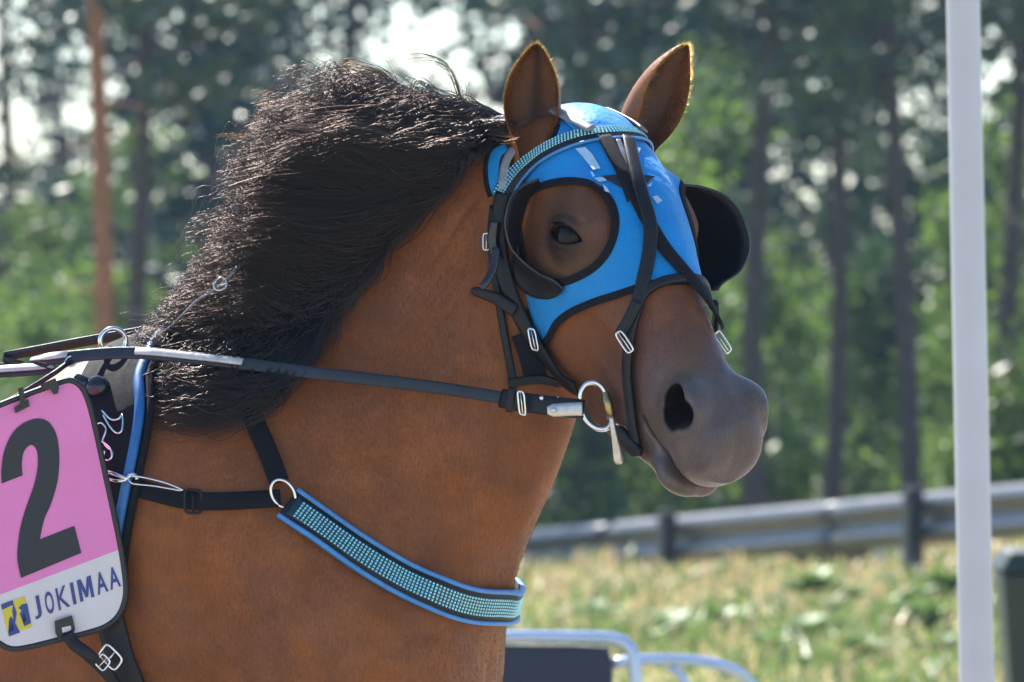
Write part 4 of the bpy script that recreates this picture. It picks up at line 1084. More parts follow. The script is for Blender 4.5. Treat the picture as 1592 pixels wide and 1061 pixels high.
def buckle(name, c, ex, ey, w, h, r, root, m=None):
    """rounded rectangular frame with a tongue"""
    c = np.array(c); ex = unit(ex); ey = unit(ey)
    a = np.linspace(0, 2*math.pi, 40, endpoint=False)
    sx = np.sign(np.cos(a))*np.abs(np.cos(a))**.45; sy = np.sign(np.sin(a))*np.abs(np.sin(a))**.45
    ring = c+ex*(sx*w)[:, None]+ey*(sy*h)[:, None]
    d1 = tube_data(ring, r, 8, True); d2 = tube_data(np.array([c-ex*w*.1-ey*h, c+np.cross(ex, ey)*r*.9, c+ey*h*1.05]), r*.7, 6)
    V, F = merge_data([d1, d2])
    return part(mesh_obj(name, V, F, m or M['steel']), root)

# ------------------------------------------------------------------ blue face hood
hood = empty('face_hood', tuple(from_head(np.array([[.2, .05, 0]]))[0]), label='bright blue satin racing hood with black edged eye holes on horse head', cat='hood')
M['hood'] = mat('blue_stretch_satin', (.003, .225, .58), .55, spec=.30, noise=(9, .12), bump=(17, .8), sheen=.1)
for n_ in M['hood'].node_tree.nodes:
    if n_.type == 'BUMP': n_.inputs['Distance'].default_value = .014
M['print_white'] = mat('pale_print', (.40, .58, .74), .5, noise=(60, .2))
M['print_black'] = mat('black_print', (.012, .014, .03), .55, noise=(60, .2))
AXU = -.10
def st_of(p):
    q_ = to_head(p); return np.stack([q_[..., 0], np.arctan2(q_[..., 2], q_[..., 1]-AXU)], -1)
def on_head(st, off=.004):
    """(s, theta) -> point on the head, off above the coat"""
    st = np.atleast_2d(st); n = len(st); lo = np.full(n, .01); hi = np.full(n, .30)
    d = np.stack([np.zeros(n), np.cos(st[:, 1]), np.sin(st[:, 1])], 1); o = np.stack([st[:, 0], np.full(n, AXU), np.zeros(n)], 1)
    rr = np.linspace(.02, .26, 60); Q = o[:, None]+d[:, None]*rr[None, :, None]
    D = smooth_head(Q.reshape(-1, 3)).reshape(n, -1)-off
    out = D > 0; i = np.argmax(out, 1); i0 = np.maximum(i-1, 0); k = np.arange(n)
    a, b = D[k, i0], D[k, i]; t = np.where(a != b, a/np.where(a == b, 1, a-b), 0)
    r = rr[i0]+(rr[i]-rr[i0])*np.clip(t, 0, 1)
    return from_head(o+d*r[:, None])
def smooth_head(qq): return f_head(qq)
def poly_in(pts, poly):
    x, y = pts[:, 0], pts[:, 1]; ins = np.zeros(len(pts), bool); j = len(poly)-1
    for i in range(len(poly)):
        xi, yi = poly[i]; xj, yj = poly[j]
        c = ((yi > y) != (yj > y)) & (x < (xj-xi)*(y-yi)/((yj-yi) if yj != yi else 1e-9)+xi); ins ^= c; j = i
    return ins
px_left = [(868, 196), (858, 222), (830, 243), (803, 268), (786, 298), (779, 335), (780, 400), (784, 450), (792, 500), (802, 545)]
px_low = [(802, 545), (828, 548), (852, 528), (866, 503), (890, 485), (925, 470), (960, 459), (990, 449), (1020, 440)]
px_eye = [(880, 282), (916, 286), (944, 306), (957, 340), (951, 380), (931, 411), (902, 430), (872, 440), (842, 432), (817, 408), (804, 372), (803, 335), (820, 304), (848, 288)]
def px_st(px, n=None, closed=False):
    px = np.array(px, float)
    if closed: q_ = catmull(np.vstack([px, px[:1]]), n)[:-1]
    else: q_ = catmull(px, n)
    p, ok = hit(q_, .004); return st_of(p)
st_left, st_low, st_eye = px_st(px_left, 60), px_st(px_low, 50), px_st(px_eye, 90, True)
s_low0 = st_low[-1][0]+.012
low_full = np.vstack([st_low, [[s_low0-.003, st_low[-1][1]*.5], [s_low0, 0.0]]])
half = np.vstack([[[-.03, 0.0]], [[-.02, st_left[0][1]*.6]], st_left, low_full])
# fine sheet in (s, theta), cut to the outline and the eye holes
ds, dth = .0026, .022
S_ = np.arange(-.035, max(half[:, 0])+.01, ds); T_ = np.arange(-2.6, 2.6+dth, dth)
gs, gt = np.meshgrid(S_, T_, indexing='ij'); flat = np.stack([gs.ravel(), gt.ravel()], 1)
fa = flat.copy(); fa[:, 1] = np.abs(fa[:, 1])
keep = (poly_in(fa, half) & ~poly_in(fa, st_eye)).reshape(gs.shape)
use = keep.copy(); use[1:] |= keep[:-1]; use[:, 1:] |= keep[:, :-1]; use[1:, 1:] |= keep[:-1, :-1]
idv = np.full(gs.shape, -1); idv[use] = np.arange(use.sum())
hp_ = on_head(flat[use.ravel()], .0042)
Fh = [(idv[i, j], idv[i, j+1], idv[i+1, j+1], idv[i+1, j]) for i, j in np.argwhere(keep[:-1, :-1])]
Fh = [f for f in Fh if min(f) >= 0]
panel = mesh_obj('hood_panel', hp_, Fh, M['hood']); part(panel, hood)
sm_ = panel.modifiers.new('smooth', 'SMOOTH'); sm_.iterations = 3; sm_.factor = .5
so_ = panel.modifiers.new('thickness', 'SOLIDIFY'); so_.thickness = .0012; so_.offset = 1
def edge_band(name, st, w=.0115, closed=False, mirror=False, m=None, off=.0052):
    p = on_head(st, off)
    if closed: p = np.vstack([p, p, p]); p = smooth_path(p, 4)[len(st):2*len(st)]
    else: p = smooth_path(p, 4)
    nn = normal_at(p); 
    if mirror: p, nn = mir_h(p)[::-1], mir_hv(nn)[::-1]
    V, F = strap_data(p, nn, w, .0022, closed)
    return part(mesh_obj(name, V, F, m or M['web']), hood)
for mi in (False, True):
    edge_band('eye_hole_edging', st_eye, .0125, True, mi)
    edge_band('side_edging', st_left, .009, False, mi)
lw = np.vstack([low_full, (low_full*np.array([1, -1]))[::-1][1:]])
edge_band('nose_edging', lw, .0115)
# crown piece of the hood between and behind the ears
cr_th = np.linspace(-.62, .62, 40)
V = []; F = []
for i, s in enumerate(np.linspace(-.055, .075, 18)):
    V.extend(on_head(np.stack([np.full(40, s), cr_th*(1-.25*(i/17))], 1), .006+.008*math.sin(i/17*math.pi)))
for i in range(17):
    for j in range(39): F.append((i*40+j, i*40+j+1, (i+1)*40+j+1, (i+1)*40+j))
crown = part(mesh_obj('crown_piece', V, F, M['hood']), hood)
so_ = crown.modifiers.new('thickness', 'SOLIDIFY'); so_.thickness = .002; so_.offset = 1
# strip of the hood behind the near and far ear
pb, nb = spath([(786, 226), (772, 236), (766, 255), (766, 280), (772, 302)], 24, .004)
part(strap('ear_strip', pb, nb, .024, .003, M['hood']), hood); part(strap('ear_strip', mir_h(pb)[::-1], mir_hv(nb)[::-1], .024, .003, M['hood']), hood)
pb2, nb2 = spath([(784, 222), (764, 232), (756, 255), (757, 285), (763, 306)], 24, .005)
part(strap('ear_strip_edging', pb2, nb2, .008, .0035, M['web']), hood); part(strap('ear_strip_edging', mir_h(pb2)[::-1], mir_hv(nb2)[::-1], .008, .0035, M['web']), hood)
# printed star and pale flecks on the forehead
def print_poly(name, px, m, off=.0075):
    px = np.array(px, float); c = px.mean(0); ring = np.vstack([px, px[:1]]); dense = []
    for a, b in zip(ring[:-1], ring[1:]): dense += [a+(b-a)*t for t in np.linspace(0, 1, 4, endpoint=False)]
    pts = np.vstack([[c], c+(np.array(dense)-c)*.5, dense]); p, ok = hit(pts, off); n = len(dense)
    F = [(0, 1+i, 1+(i+1) % n) for i in range(n)]+[(1+i, 1+n+i, 1+n+(i+1) % n, 1+(i+1) % n) for i in range(n)]
    return part(mesh_obj(name, p, F, m), hood)
print_poly('star_print', [(934, 274), (970, 270), (982, 246), (992, 271), (1019, 274), (1002, 288), (1010, 304), (990, 298), (975, 316), (968, 293)], M['print_black'])
for pp in ([(894, 231), (910, 229), (921, 240), (934, 262), (922, 264), (906, 244)], [(923, 277), (938, 275), (943, 281), (932, 283)],
           [(937, 286), (944, 292), (948, 300), (940, 297)], [(1014, 306), (1022, 304), (1030, 312), (1022, 317)], [(985, 228), (996, 230), (994, 238), (986, 236)],
           [(1005, 290), (1014, 283), (1012, 290)]):
    print_poly('pale_print', pp, M['print_white'])

# ------------------------------------------------------------------ bridle
bridle = empty('bridle', tuple(from_head(np.array([[.05, .05, 0]]))[0]), label='black leather driving bridle with blinkers, rhinestone browband and silver bit rings', cat='bridle')
def both(name, pix, w, th, m, n=44, off=.006, far=True, sm=4):
    p, nn = spath(pix, n, off, sm); out = [part(strap(name, p, nn, w, th, m), bridle)]
    if far: out.append(part(strap(name, mir_h(p)[::-1], mir_hv(nn)[::-1], w, th, m), bridle))
    return p, nn, out
# browband, symmetric about the forehead
bp0, bn0 = spath([(779, 306), (790, 285), (808, 265), (836, 243), (866, 226), (900, 214), (930, 209), (950, 208)], 60, .007, 6)
q0 = to_head(bp0); cut = np.argmax(q0[:, 2] < .012) if (q0[:, 2] < .012).any() else len(q0)
bp0, bn0 = bp0[:cut], bn0[:cut]
mp0, mn0 = mir_h(bp0)[::-1], mir_hv(bn0)[::-1]
bp1 = np.vstack([bp0, mp0]); bp1 = resurface(smooth_path(catmull(bp1, 130), 12), .007, 4); bp1 = smooth_path(bp1, 6); bn1 = normal_at(bp1)
bb_o = part(strap('browband', bp1, bn1, .030, .004, M['leather']), bridle)
T_b = unit(np.gradient(bp1, axis=0)); S_b = np.cross(T_b, bn1); up_b = S_b if S_b[65] @ zz > 0 else -S_b
bed = part(strap('rhinestone_bed', bp1+up_b*.0045+bn1*.0042, bn1, .0185, .0012, M['stone_bed']), bridle)
bt = part(strap('browband_piping', bp1-up_b*.0165+bn1*.001, bn1, .0042, .0035, M['blue_trim']), bridle)
st = stones('rhinestones', bp1+up_b*.0045, bn1, [-.0069, -.0023, .0023, .0069], .0052, .0034, .0058, bed)
st.matrix_parent_inverse = Matrix.Identity(4)
# cheek straps, throat strap, cheek panel
cp_, cn_, _ = both('cheek_strap', [(783, 300), (776, 335), (777, 380), (783, 420), (796, 462), (815, 503), (846, 550), (878, 592), (898, 604)], .024, .006, M['leather'], 60, .009)
both('throat_strap', [(768, 320), (764, 370), (768, 420), (775, 460), (783, 510), (792, 560), (800, 604)], .012, .005, M['leather'], 40, .006)
both('cheek_panel', [(812, 518), (824, 552), (834, 592)], .036, .004, M['web'], 20, .005)
both('jaw_strap', [(790, 596), (815, 592), (845, 590), (872, 596)], .014, .005, M['leather'], 20, .008)
both('blinker_keeper', [(772, 345), (768, 375), (776, 405)], .018, .010, M['patent'], 20, .014)
# forehead straps meeting on the nose and running to the bit
x1, n1_ = spath([(940, 214), (962, 255), (985, 300), (1008, 345), (1032, 385), (1062, 420), (1088, 450), (1106, 478), (1120, 508)], 90, .0075, 8)
part(strap('crossed_face_strap', x1, n1_, .0215, .005, M['web']), bridle)
x2, n2_ = spath([(976, 216), (985, 260), (998, 310), (1010, 350), (1010, 390), (1002, 430), (993, 470), (983, 505), (978, 540), (976, 580), (980, 620), (985, 660), (990, 690)], 110, .0080, 8)
dd = np.min(np.linalg.norm(x2[:, None]-x1[None], axis=2), 1); x2 = x2+n2_*(.0055*np.exp(-(dd/.02)**2))[:, None]
part(strap('crossed_face_strap', x2, n2_, .0215, .0055, M['leather']), bridle)
both('nose_strap_end', [(992, 470), (978, 500), (966, 520)], .020, .006, M['leather'], 20, .013)
part(strap('gap_highlight_strip', *spath([(961, 218), (968, 236), (977, 258)], 20, .009), .008, .002, M['leather_and_glint']), bridle)  # added strip: grey highlights in the gap between the straps, put into colour
nbp, nbn = spath([(990, 478), (1004, 455), (1022, 442), (1040, 436)], 30, .006)
nb_all = np.vstack([nbp, mir_h(nbp)[::-1]]); nb_all = smooth_path(catmull(nb_all, 70), 8); nb_all = resurface(nb_all, .006, 3)
part(strap('noseband', nb_all, normal_at(nb_all), .015, .006, M['leather_and_glint' if False else 'leather']), bridle)
# headpiece running from browband over the poll, in grey leather
hp1, hn1 = on_head(np.stack([np.linspace(-.015, .075, 20), np.linspace(.56, .34, 20)], 1), .0155), None
part(strap('headpiece', hp1, normal_at(hp1), .016, .004, M['leather_and_glint']), bridle)
hp2 = on_head(np.stack([np.linspace(-.015, .075, 20), np.linspace(-.56, -.34, 20)], 1), .0155)
part(strap('headpiece', hp2, normal_at(hp2), .016, .004, M['leather_and_glint']), bridle)
hp3, hn3 = spath([(800, 232), (788, 250), (783, 275), (782, 296)], 20, .009)
part(strap('crown_strap', hp3, hn3, .014, .004, M['leather_and_glint']), bridle); part(strap('crown_strap', mir_h(hp3)[::-1], mir_hv(hn3)[::-1], .014, .004, M['leather']), bridle)
# blinkers: leather cups, attached edge on the cheek, free rim standing off
att_px = [(838, 285), (824, 303), (814, 332), (806, 365), (797, 402), (802, 440), (826, 462), (856, 466), (873, 455)]
rim_px = [(838, 279), (813, 289), (796, 304), (788, 328), (786, 355), (798, 391), (834, 423), (862, 437), (875, 449)]
def blinker(name, att, rim, bulge):
    n, m_ = 48, 10; V = []; F = []
    for j in range(m_):
        t = j/(m_-1); row = att*(1-t)+rim*t+bulge*math.sin(t*math.pi)*np.sin(np.linspace(0, math.pi, n))[:, None]
        V.extend(row)
    for j in range(m_-1):
        for i in range(n-1): F.append((j*n+i, j*n+i+1, (j+1)*n+i+1, (j+1)*n+i))
    o = part(mesh_obj(name, V, F, M['leather']), bridle)
    s = o.modifiers.new('thickness', 'SOLIDIFY'); s.thickness = .0035; s.offset = 0
    r_ = tube('rim', rim, .0022, M['patent'], None, 8); sub(r_, o); r_.matrix_parent_inverse = Matrix.Identity(4)
    return o
att_c = catmull(np.array(att_px, float), 48); ap, _ = hit(att_c, .008); ap = smooth_path(ap, 4)
rim_c = catmull(np.array(rim_px, float), 48)
ry = ap[:, 1]-.012-.038*np.sin(np.linspace(0, math.pi, 48))
blinker('blinker', ap, PA(rim_c, ry), -.010*unit(HL*.2-HR)*-1)
far_rim = catmull(np.array([(1062, 288), (1090, 291), (1125, 304), (1150, 330), (1163, 365), (1164, 392), (1150, 422), (1124, 440), (1115, 452)], float), 48)
fy = np.linspace(.02, .02, 48)+.015*np.sin(np.linspace(0, math.pi, 48))
fa_att = mir_h(ap); 
blinker('blinker', fa_att, PA(far_rim, fy), .02*unit(np.array([.5, .85, -.2])))
# tab standing off behind the cheek strap
tp = np.array([P(802, 484, hit([(802, 484)])[0][0][1]-.02), P(775, 466, hit([(775, 466)])[0][0][1]-.022), P(752, 457, hit([(752, 457)])[0][0][1]-.03), P(733, 451, hit([(733, 451)])[0][0][1]-.03)])
tp = catmull(tp, 20); part(strap('strap_tab', tp, np.tile([.1, -1, -.2], (20, 1)), np.interp(np.linspace(0, 1, 20), [0, .5, .9, 1], [.020, .018, .015, .008]), .005, M['leather']), bridle)
tp = catmull(np.array([P(772, 386, -.06), P(768, 415, -.065), P(757, 438, -.07), P(748, 448, -.07)]), 16)
part(strap('strap_tab', tp, np.tile([-.2, -1, .1], (16, 1)), .012, .004, M['patent']), bridle)
# buckles
def on_coat(px, py, off=.012): return hit([(px, py)], off)[0][0]
buckle('buckle', on_coat(829, 528, .022), (1, 0, -.15), (.2, -.1, -1), .0055, .017, .0017, bridle)
buckle('buckle', on_coat(971, 532, .024), (.8, -.2, .5), (.55, -.1, -.83), .006, .018, .0018, bridle)
buckle('buckle', on_coat(756, 376, .016), (1, -.2, 0), (0, -.1, -1), .005, .013, .0014, bridle)
buckle('buckle', mir_h(on_coat(971, 532, .024)[None])[0], (.5, .2, .5), (.55, .1, -.83), .006, .018, .0018, bridle)
# bit: ring, mouthpiece end with lever, mirrored on the far side
yb = on_coat(955, 632, .0)[1]-.012
def bit(mirror):
    f = (lambda p: mir_h(np.asarray(p, float))) if mirror else (lambda p: np.asarray(p, float))
    A = np.array([PA(np.array(a, float), yb) for a in [(906, 604), (912, 597), (925, 595), (937, 604), (944, 622), (948, 640), (950, 655), (944, 666), (930, 667), (916, 659), (907, 646), (902, 628), (903, 612)]])
    R = catmull(np.vstack([A, A[:1]]), 48)[:-1]
    part(tube('bit_ring', f(R), .0044, M['steel'], closed=True), bridle)
    part(tube('bit_knuckle', f(np.array([P(941, 610, yb-.006), P(946, 630, yb-.008), P(951, 652, yb-.008)])), [.0065, .0085, .0065], M['gold'], n=None), bridle)
    L = catmull(np.array([P(950, 648, yb-.012), P(954, 672, yb-.012), P(959, 698, yb-.010), P(962, 722, yb-.008)]), 18)
    nn = np.tile([.1, -1, .05], (18, 1)); 
    if mirror: L, nn = f(L)[::-1], mir_hv(nn)[::-1]
    w = np.interp(np.linspace(0, 1, 18), [0, .3, .7, .92, 1], [.008, .009, .014, .015, .009]); w = w[::-1] if mirror else w
    part(strap('bit_lever', L, nn, w, .004, M['dull_steel']), bridle)
    K = catmull(np.array([P(948, 664, yb-.004), P(958, 660, yb-.008), P(970, 663, yb-.004), P(978, 672, yb-.002), P(986, 678, yb+.004)]), 20)
    part(tube('curb_hook', f(K), .0024, M['steel']), bridle)
bit(False); bit(True)
chn, chnn = spath([(962, 668), (972, 682), (985, 696), (999, 704)], 20, .010)
part(strap('chin_strap', chn, chnn, np.interp(np.linspace(0, 1, 20), [0, .2, .8, 1], [.020, .028, .026, .012]), .008, M['leather']), bridle)

# ------------------------------------------------------------------ reins
def rein(name, pts, nr, w, label, n=120):
    p = catmull(np.array(pts), n); nn = catmull(np.array(nr, float), n)
    root = empty(name, tuple(p[-1]), label=label, cat='rein')
    part(strap('rein_strap', p, nn, w, .0035, M['rein']), root)
    return root, p
def yo(px, py, d): return hit([(px, py)])[0][0][1]-d
bk = BW-BH*2.6
pts = [P(862, 634, yb-.004), P(800, 622, min(yo(800, 622, .03), yb+.05)), P(700, 606, yo(700, 606, .045)), P(600, 593, yo(600, 593, .05)), P(480, 579, yo(480, 579, .05)), P(385, 567, yo(385, 567, .05)), P(300, 557, yo(300, 557, .06)), P(192, 549, yo(200, 590, .03)), P(60, 561, .12), P(-120, 585, .20), tuple(bk+BR*.16+zz*1.42)]
nrm = [(0, -1, 0)]*5+[(0, -1, .2), (0, -.6, .8), (0, -.35, .95), (0, -.3, .95), (0, -.3, 1), (0, -.3, 1)]
rein_n, rp = rein('driving_rein', pts, nrm, .019, 'black leather driving rein stretched across the neck from bit ring')
pts = [tuple(mir_h(np.array(P(862, 634, yb-.004))[None])[0]), tuple(from_head(np.array([[.34, -.28, -.18]]))[0]), tuple(from_body(np.array([[.55, 1.62, -.17]]))[0]), tuple(from_body(np.array([[.2, 1.63, -.20]]))[0]), tuple(P(262, 508, .36)), tuple(P(130, 532, .40)), tuple(P(0, 556, .44)), tuple(P(-160, 580, .50)), tuple(bk-BR*.16+zz*1.45)]
rein('driving_rein', pts, [(0, 1, .2)]*3+[(0, -.2, 1)]*6, .017, 'black driving rein on the left side of horse, running back over the withers')
i0 = int(np.argmin(np.abs(PX(rp)[:, 0]-366))); i1 = int(np.argmin(np.abs(PX(rp)[:, 0]-192)))
M['pale_strip'] = mat('pale_rein_strip', (.50, .50, .52), .4, noise=(60, .25))  # paler strip laid along the rear part of the rein
tn = np.tile([0., -.75, .65], (i1-i0, 1)); part(strap('pale_section', rp[i0:i1]+np.array([0, -.006, .002]), tn, .012, .004, M['pale_strip']), rein_n)
i2 = i1+3; tn = np.tile([0., -.7, .7], (len(rp)-i2, 1)); part(strap('pale_section', rp[i2:]+np.array([0, -.006, .004]), tn, .013, .004, M['pale_strip']), rein_n)
# billet with buckle and plated end joining near rein to the bit
bl = catmull(np.array([P(908, 637, yb-.012), P(862, 632, yb-.010), P(815, 626, yb+.02), P(782, 620, min(yo(782, 620, .034), yb+.06))]), 24)
part(strap('rein_billet', bl, np.tile([0, -1, .05], (24, 1)), .030, .006, M['leather']), rein_n)
pl_ = catmull(np.array([P(906, 636, yb-.020), P(880, 637, yb-.020), P(851, 639, yb-.018)]), 16)
po = part(strap('steel_end_plate', pl_, np.tile([0, -1, .1], (16, 1)), np.interp(np.linspace(0, 1, 16), [0, .1, .85, 1], [.021, .021, .020, .012]), .003, M['dull_steel']), rein_n)
V, F = sphere_data(P(861, 638, yb-.025), (.0045, .002, .0045)); part(mesh_obj('rivet', V, F, M['dull_steel']), rein_n)
for rx, ry2 in ((842, 619), (868, 620)):
    V, F = sphere_data(P(rx, ry2, yb-.014), (.0035, .002, .0035)); part(mesh_obj('rivet', V, F, M['steel']), rein_n)
buckle('buckle', np.array(P(811, 627, yb-.0)), (1, 0, -.1), (.1, 0, -1), .005, .018, .0018, rein_n)
kp = np.array([P(797, 604, yb+.012), P(794, 622, yb+.010), P(792, 640, yb+.014)]); part(strap('keeper', catmull(kp, 10), np.tile([0, -1, 0], (10, 1)), .012, .006, M['leather']), rein_n)
# overcheck rein coming out of the mane
ck = [P(560, 300, .10), P(470, 360, .12), P(400, 402, .14), P(372, 415, .09), P(345, 444, .07), P(305, 470, .09), P(262, 512, .13), P(205, 545, .18)]
ck_root = empty('check_rein', tuple(ck[-1]), label='thin pale check rein with small silver ring poking out of black mane', cat='rein')
part(strap('rein_strap', catmull(np.array(ck), 60), np.tile([0., -.5, .8], (60, 1)), .007, .0025, M['leather_and_glint']), ck_root)
part(tube('ring', ring_pts(P(343, 442, .06), (1, 0, .2), (0, .3, 1), .010, .010), .002, M['steel'], closed=True), ck_root)

# ------------------------------------------------------------------ breast collar
collar = empty('breast_collar', tuple(on_coat(640, 905, 0)), label='black breast collar band covered with aqua rhinestones between blue piping', cat='breast collar')
cb0, cbn0 = spath([(447, 783), (500, 820), (560, 862), (620, 898), (680, 925), (735, 942), (775, 944), (795, 940)], 80, .008, 8)
far_c = mir_b(cb0)[::-1]; qb = to_body(cb0)
cbp = np.vstack([cb0, far_c[to_body(far_c)[:, 2] < -.03]]); cbp = catmull(smooth_path(cbp, 30)[::3], 200)
cbp = resurface(cbp, .008, 3); cbp = smooth_path(cbp, 10); cbn = unit(smooth_path(normal_at(cbp), 10))
# keep the band upright: flatten normals' vertical part a little
T_c = unit(np.gradient(cbp, axis=0)); S_c = np.cross(T_c, cbn); up_c = S_c if S_c[30] @ zz > 0 else -S_c
band = part(strap('band', cbp, cbn, .052, .006, M['leather']), collar)
part(strap('upper_piping', cbp+up_c*.0255, cbn, .0075, .0085, M['blue_trim']), collar)
part(strap('lower_piping', cbp-up_c*.0255, cbn, .0075, .0085, M['blue_trim']), collar)
bedc = part(strap('rhinestone_bed', cbp[2:-2]+cbn[2:-2]*.0066, cbn[2:-2], .0315, .0012, M['stone_bed']), collar)
st = stones('rhinestones', cbp[4:-4], cbn[4:-4], [-.0125, -.0075, -.0025, .0025, .0075, .0125], .0062, .0037, .0082, bedc)
rc = on_coat(440, 768, .014)
part(tube('ring', ring_pts(rc, (.8, 0, .6), (-.55, 0, .8), .017, .024), .0026, M['steel'], closed=True), collar)
ns, nsn = spath([(434, 750), (420, 712), (404, 675), (388, 640), (372, 606), (360, 570), (340, 545)], 40, .006, 6)
part(strap('neck_strap', ns, nsn, .031, .004, M['web']), collar)
ss, ssn = spath([(436, 775), (390, 778), (340, 780), (295, 779), (250, 769), (205, 757)], 40, .006, 6)
part(strap('side_strap', ss, ssn, .028, .004, M['web']), collar)
buckle('slider', on_coat(300, 780, .014), (1, 0, -.05), (0, 0, -1), .013, .018, .0022, collar, M['leather'])

# ------------------------------------------------------------------ harness saddle with pad
saddle = empty('harness_saddle', tuple(on_coat(180, 700, 0)), label='black harness saddle pad with blue edge behind the shoulder', cat='harness')
sp_, sn_ = spath([(172, 606), (176, 650), (163, 720), (149, 800), (136, 880), (128, 940)], 70, .004, 8)
top_b = to_body(sp_[0]); th_ = []
for a in np.linspace(0, 1, 14)[1:]:
    r0 = top_b[2]*(1-a); th_.append((top_b[0], top_b[1]+.08*math.sin(a*math.pi/2), r0))
over = resurface(from_body(np.array(th_)), .004, 6)
near_full = np.vstack([sp_[::-1], over]); allp = np.vstack([near_full, mir_b(near_full)[::-1][1:]])
allp = smooth_path(catmull(allp, 150), 8); alln = unit(smooth_path(normal_at(allp), 8))
part(strap('pad', allp, alln, .115, .013, M['web']), saddle)
T_s = unit(np.gradient(allp, axis=0)); S_s = np.cross(T_s, alln); fw = S_s if S_s[30] @ BH > 0 else -S_s
part(strap('edge_trim', allp+fw*.047, alln+fw*.25, .017, .015, M['pad_blue']), saddle)
part(strap('pad_binding', allp+fw*.062, alln+fw*.6, .012, .012, M['web']), saddle)
gp, gn = spath([(165, 930), (176, 980), (190, 1030), (203, 1062), (215, 1110)], 30, .016); part(strap('girth', gp, gn, .045, .007, M['leather']), saddle)
yk = on_coat(150, 600, 0)[1]
part(tube('terret_ring', ring_pts(P(176, 531, yk+.03), (1, .25, 0), (0, 0, 1), .020, .020), .0040, M['steel'], closed=True), saddle)
part(tube('terret_post', [P(176, 551, yk+.03), P(174, 575, yk+.03), P(170, 600, yk+.03)], [.005, .006, .009], M['leather']), saddle)
# round-headed shaft holder
V, F = sphere_data(P(152, 603, yk-.045), (.020, .020, .019)); kb = part(mesh_obj('knob', V, F, M['patent']), saddle)
part(tube('knob_stem', [P(118, 592, yk-.03), P(128, 596, yk-.035), P(140, 600, yk-.04)], [.012, .013, .010], M['patent']), saddle)
def wire(name, px, y, r=.0017, m=None): return part(tube(name, [P(a, b, yo(a, b, .030+yk-.030-y)) for a, b in px], r, m or M['steel'], n=36, seg=8), saddle)
yw = yk-.030
wire('hook', [(158, 638), (172, 652), (184, 652), (190, 645), (191, 660), (188, 672), (180, 673), (170, 662), (160, 645)], yw)
wire('chain_link', [(150, 660), (158, 658), (165, 668), (160, 685), (166, 695), (175, 703), (172, 714), (164, 716)], yw)
wire('chain_link', [(149, 672), (155, 684), (164, 690), (172, 698), (174, 710), (168, 716), (160, 712), (163, 700), (158, 722)], yw-.004)
wire('snap_hook', [(160, 731), (175, 736), (190, 742), (198, 744), (205, 738), (212, 741), (213, 746)], yw, .0035)
wire('snap_hook', [(160, 742), (180, 748), (196, 746), (202, 737)], yw, .003)
wire('wire_loop', [(200, 744), (206, 752), (240, 756), (284, 763), (260, 752), (230, 744), (212, 741), (203, 741)], yw-.004, .0016)
part(tube('tie_cord', [P(-40, 648, yk-.05), P(10, 625, yk-.05), P(45, 605, yk-.05), P(85, 580, yk-.045), P(110, 563, yk-.02), P(150, 549, yk+.01), P(172, 541, yk+.03)], .0042, M['leather'], n=50), saddle)
part(tube('small_ring', ring_pts(P(110, 562, yk-.02), (1, .2, .2), (-.1, .3, .9), .0085, .0085, 24), .0018, M['steel'], closed=True), saddle)

# ------------------------------------------------------------------ number plate
yp0 = on_coat(110, 800, 0)[1]-.085
def PP(px, py, d=0.0):
    return np.array(P(px, py, yp0-d+.16*(px-110)/1000+.09*(py-800)/1000))
pn_ = np.cross(PP(200, 800)-PP(100, 800), PP(100, 700)-PP(100, 800)); pn_ = unit(pn_)
if pn_[1] > 0: pn_ = -pn_
def plate_mat(name, c): return mat(name, c, .45, spec=.4, noise=(14, .06))
M['pink'] = plate_mat('pink_plate', (.72, .21, .50)); M['pwhite'] = plate_mat('white_plate', (.62, .60, .64)); M['pdark'] = plate_mat('charcoal_print', (.018, .024, .034))
M['pblue'] = plate_mat('blue_print', (.035, .06, .24)); M['pyel'] = plate_mat('yellow_print', (.62, .52, .04)); M['rubber'] = mat('black_rubber', (.018, .018, .022), .5, noise=(70, .3), bump=(300, .2))
plate = empty('number_plate', tuple(PP(80, 1005)), label='pink and white racing number plate with a dark 2 hung on the harness', cat='number plate')
outline = catmull(np.array([(60, 607), (95, 594), (112, 592), (128, 604), (139, 630), (150, 675), (163, 735), (177, 800), (188, 855), (195, 905), (194, 932), (184, 957), (164, 974), (135, 984), (90, 995), (45, 1006), (20, 1009), (2, 1002), (-14, 985), (-30, 930), (-50, 850), (-70, 770), (-84, 710), (-88, 680), (-82, 664), (-62, 654), (-20, 638), (20, 622), (60, 607)], float), 160)[:-1]
def solid(name, px, d0, d1, m, root=plate):
    px = np.asarray(px, float); n = len(px)
    V = [PP(a, b, d0) for a, b in px]+[PP(a, b, d1) for a, b in px]
    bm = bmesh.new(); vs = [bm.verts.new(v) for v in V]
    for base in (0, n):
        try: bm.faces.new(vs[base:base+n])
        except ValueError: pass
    for i in range(n): bm.faces.new((vs[i], vs[(i+1) % n], vs[n+(i+1) % n], vs[n+i]))
    bmesh.ops.triangulate(bm, faces=[f for f in bm.faces if len(f.verts) > 4]); bmesh.ops.recalc_face_normals(bm, faces=bm.faces)
    me = bpy.data.meshes.new(name); bm.to_mesh(me); bm.free(); me.materials.append(m)
    return part(link(bpy.data.objects.new(name, me)), root)
cut_y = lambda x: 925-(x/190)*72
up = [p for p in outline if p[1] < cut_y(p[0])]; 
